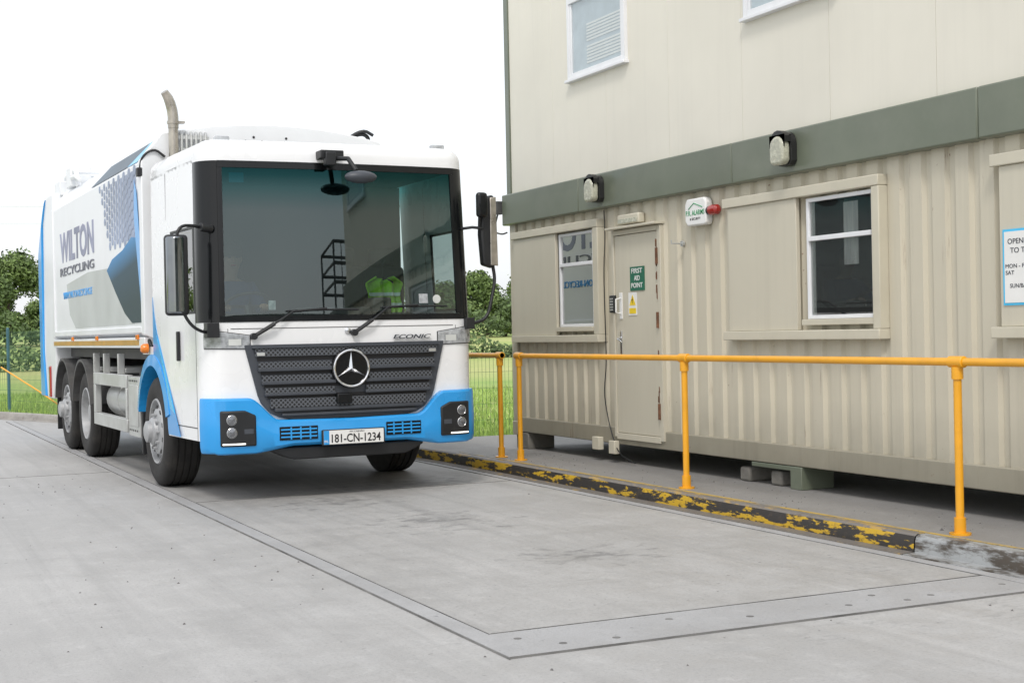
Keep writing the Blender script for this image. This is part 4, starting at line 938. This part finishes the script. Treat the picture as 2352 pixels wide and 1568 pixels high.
d.box(-.5,.5,.25,2.3,.45,1.0); d.box(-.35,.35,2.4,4.8,.45,.72)
for yy in (1.82,5.68,7.03): d.cyl((-1.0,yy,.5),(1.0,yy,.5),.08)
ell(d,(0,5.68,.5),.28,.24,.24)
d.box(-1.0,1.0,3.0,3.08,.98,1.26);d.box(-1.0,1.0,6.3,6.38,.98,1.26);d.box(-1.05,1.05,2.25,7.6,1.14,1.26); d.obj('chassis','steelgrey',TR,bevel=.01)
for s in (-1,1):
    a,b_=sorted((s*.80,s*1.22)); a2,b2_=sorted((s*1.16,s*1.23))
    d=MB(); d.box(a,b_,2.50,3.04,.40,.98); d.box(min(s*1.22,s*1.228),max(s*1.22,s*1.228),2.56,2.98,.50,.90); d.obj('locker_box','alu',TR,bevel=.012)
    d=MB()
    for i in range(5):
        for j in range(2): d.cyl((s*1.228,2.60+i*.085,.46+j*.48),(s*1.234,2.60+i*.085,.46+j*.48),.010,n=8)
    d.obj('locker_bolts','black',TR)
    d=MB(); 
    for z in (.42,.86): d.box(a2,b2_,3.10,4.95,z,z+.13)
    d.box(a2,b2_,4.85,4.95,.55,.86); d.box(a2,b2_,3.10,3.16,.55,.86)
    for yy in (3.5,4.3,4.9): d.box(s*.6 if s>0 else -1.16,1.16 if s>0 else -.6,yy,yy+.05,1.0,1.05); d.box(a2,b2_,yy,yy+.04,.99,1.20)
    d.obj('side_guard','alu',TR,bevel=.006)
    d=MB(); d.cyl((s*.93,3.3,.70),(s*.93,4.1,.70),.20,n=24); d.cyl((s*.93,4.18,.70),(s*.93,4.75,.70),.20,n=24); d.cyl((s*.70,3.3,.98),(s*.70,4.6,.98),.10,n=16); d.obj('air_tank','alu',TR,bevel=.015)
    for yy in (5.68,7.03):
        d=MB(); n=18
        for i in range(n):
            a0=rad(12)+i*rad(156)/n;a1=rad(12)+(i+1)*rad(156)/n
            def pt(r,a_,x): return (x,yy+r*math.cos(a_),.5+r*math.sin(a_))
            d.add([pt(.60,a0,s*.75),pt(.60,a1,s*.75),pt(.60,a1,s*1.25),pt(.60,a0,s*1.25),pt(.63,a1,s*1.25),pt(.63,a0,s*1.25),pt(.63,a1,s*.75),pt(.63,a0,s*.75)],[(0,1,2,3),(3,2,4,5),(5,4,6,7)])
        d.obj('rear_mudguard','steelgrey',TR,recalc=False)
    d=MB(); d.box(a,b_,7.66,7.69,.22,.85); d.obj('mud_flap','black',TR,bevel=.005)
    d=MB(); d.box(a,b_,2.06,2.22,1.28,1.5); d.tube([(s*1.2,1.90,1.2),(s*1.22,2.05,1.35),(s*1.2,2.1,1.5)],.02,8); d.obj('fluid_reservoir','black',TR,bevel=.01)
tyre=[(.295,.035),(.30,.012),(.33,.0),(.39,-.008),(.45,.0),(.485,.022),(.497,.045)]
xx=.045
for i in range(4): tyre+=[(.499,xx+.045),(.488,xx+.048),(.488,xx+.058),(.499,xx+.061)]; xx+=.058
tyre+=[(.497,.285),(.45,.315),(.39,.32),(.33,.31),(.30,.29)]
def wheel(x,yy,s,kind):
    W=thing('wheel',None,None,(x,yy,.5),0,None,TR); 
    def L(prof): return [(r,-h) for r,h in prof]
    d=MB(); d.lathe(L(tyre),(0,0,0),(s,0,0),56)
    d.obj('tyre','rubber',W)
    d=MB()
    if kind=='front':
        d.lathe(L([(.30,.012),(.292,.0),(.28,.004),(.272,.03),(.262,.07),(.245,.075),(.23,.045),(.205,.012),(.17,.0),(.15,-.004),(.135,-.006),(.125,-.035),(.10,-.05),(.095,-.085),(.06,-.10),(0,-.102)]),(0,0,0),(s,0,0),48)
        rb,hb=.155,-.002
    else:
        d.lathe(L([(.30,.012),(.292,.0),(.28,.004),(.272,.04),(.262,.13),(.235,.15),(.20,.165),(.17,.17),(.145,.17),(.135,.10),(.12,.06),(.10,.045),(.0,.04)]),(0,0,0),(s,0,0),48)
        rb,hb=.157,.17
    for i in range(10):
        a=2*math.pi*i/10; p_=Vector((-s*hb,math.cos(a)*rb,math.sin(a)*rb)); d.cyl(p_,p_+Vector((s*.028,0,0)),.014,n=6)
    d.obj('rim','rim',W)
    d=MB()
    for i in range(10):
        a=2*math.pi*(i+.5)/10; r=.215; h=.028 if kind=='front' else .155; p_=Vector((-s*(h-.010),math.cos(a)*r,math.sin(a)*r)); d.cyl(p_,p_+Vector((s*.006,0,0)),.022,n=12)
    d.obj('hand_holes','ink',W)
for s in (-1,1):
    wheel(s*1.22,1.82,s,'front'); wheel(s*1.20,5.68,s,'rear'); wheel(s*1.20,7.03,s,'front')

# ------------------------------------------------------------------ driver
def wp(x,yy,z):
    c_,s_=math.cos(rad(1)),math.sin(rad(1)); return (TX+x*c_-yy*s_,TYY+x*s_+yy*c_,z)
pe=thing('person','driver in navy jacket holding the steering wheel in the cab','person',wp(-.70,1.05,1.28),rad(1))
def skinned(name,V,E_,m,parent,root=0,sub=2):
    me=bpy.data.meshes.new(name); me.from_pydata([v[:3] for v in V],E_,[]); o=bpy.data.objects.new(name,me); C.objects.link(o); o.parent=parent
    sk=o.modifiers.new('skin','SKIN')
    if not me.skin_vertices:
        bm=bmesh.new(); bm.from_mesh(me); bm.verts.layers.skin.verify(); bm.to_mesh(me); bm.free()
    for i,v in enumerate(V):
        r=v[3]; me.skin_vertices[0].data[i].radius=(r,r)
    me.skin_vertices[0].data[root].use_root=True
    ss=o.modifiers.new('s','SUBSURF'); ss.levels=sub; ss.render_levels=sub; me.materials.append(M[m]); sk.use_smooth_shade=True; return o
V=[(0,.10,.08,.16),(0,.09,.30,.15),(0,.06,.48,.15),(0,.03,.575,.07),(0,.0,.64,.060),(0,-.02,.72,.095),(0,-.02,.80,.085),
   (-.10,-.02,.08,.09),(-.12,-.40,.08,.065),(-.12,-.46,-.20,.05),(.10,-.02,.08,.09),(.12,-.40,.08,.065),(.12,-.46,-.20,.05),
   (-.19,.05,.50,.065),(-.26,-.10,.28,.05),(-.20,-.34,.30,.035),(-.17,-.42,.33,.028),
   (.19,.05,.50,.065),(.26,-.10,.28,.05),(.20,-.34,.30,.035),(.17,-.42,.33,.028)]
Ed=[(0,1),(1,2),(2,3),(3,4),(4,5),(5,6),(0,7),(7,8),(8,9),(0,10),(10,11),(11,12),(2,13),(13,14),(14,15),(15,16),(2,17),(17,18),(18,19),(19,20)]
for s,wi in ((-1,16),(1,20)):
    bx=s*.17
    for k in range(4):
        i0=len(V); q=(k-1.5)*.018; V.append((bx+q,-.46,.335,.009)); V.append((bx+q,-.49,.31-.003*k,.0085)); V.append((bx+q,-.47,.285,.008)); Ed+= [(wi,i0),(i0,i0+1),(i0+1,i0+2)]
    i0=len(V); V.append((bx-s*.035,-.44,.335,.010)); V.append((bx-s*.04,-.46,.31,.009)); Ed+=[(wi,i0),(i0,i0+1)]
skinned('body',V,Ed,'skin',pe)
skinned('jacket',[(0,.10,.06,.175),(0,.09,.30,.165),(0,.06,.47,.165),(0,.04,.555,.095),(-.19,.05,.50,.078),(-.26,-.10,.28,.062),(-.205,-.32,.30,.045),(.19,.05,.50,.078),(.26,-.10,.28,.062),(.205,-.32,.30,.045)],[(0,1),(1,2),(2,3),(2,4),(4,5),(5,6),(2,7),(7,8),(8,9)],'cloth',pe)
skinned('trousers',[(0,.10,.04,.178),(-.10,-.02,.08,.10),(-.12,-.40,.08,.078),(-.12,-.46,-.17,.062),(.10,-.02,.08,.10),(.12,-.40,.08,.078),(.12,-.46,-.17,.062)],[(0,1),(1,2),(2,3),(0,4),(4,5),(5,6)],'cloth',pe)
d=MB(); ell(d,(0,.01,.815),.102,.108,.09); d.obj('hair','hair',pe)
for sx in (-.033,.033):
    d=MB(); ell(d,(sx,-.105,.765),.014,.010,.008); d.obj('eye','ink',pe)
for sx in (-.09,.09):
    d=MB(); ell(d,(sx,-.01,.75),.012,.02,.03); d.obj('ear','skin',pe)
d=MB(); ell(d,(0,-.115,.735),.014,.02,.022); d.obj('nose','skin',pe); d=MB(); ell(d,(0,-.105,.695),.025,.008,.006); d.obj('mouth','red',pe)
hv=thing('hi_vis_reflection','yellow-green hi-vis jacket added in the cab for a figure reflected in the windscreen','jacket',wp(.60,.70,1.52),rad(1))  # jacket shape stands in for a hi-vis figure mirrored in the glass
def drape(t,k):
    wv=.15+.012*math.sin(k*9)+.02*k if k<.82 else .178-.55*(k-.82)
    return (t*wv,.03*math.sin(t*9+k*2)+.02*math.cos(t*3+k*5),k*.34+.03*(1-abs(t))*(-1 if k>.9 else 0))
d=MB(); d.grid(drape,lin(-1,1,30),lin(0,1,18)); o=d.obj('fabric','hivis',hv,recalc=False); sd=o.modifiers.new('s','SOLIDIFY'); sd.thickness=.01
for k0 in (.22,.50):
    d=MB(); d.grid(lambda t,k:(drape(t,k)[0],drape(t,k)[1]-.014,drape(t,k)[2]),lin(-1,1,24),[k0,k0+.09]); d.obj('reflective_band','tape',hv,recalc=False)
d=MB(); d.tube([(0,.03,.32),(0,.03,.46),(.03,.03,.49)],.006,6); d.tube([(-.10,.03,.29),(0,.03,.34),(.10,.03,.29)],.01,6); d.obj('hanger','black',hv)
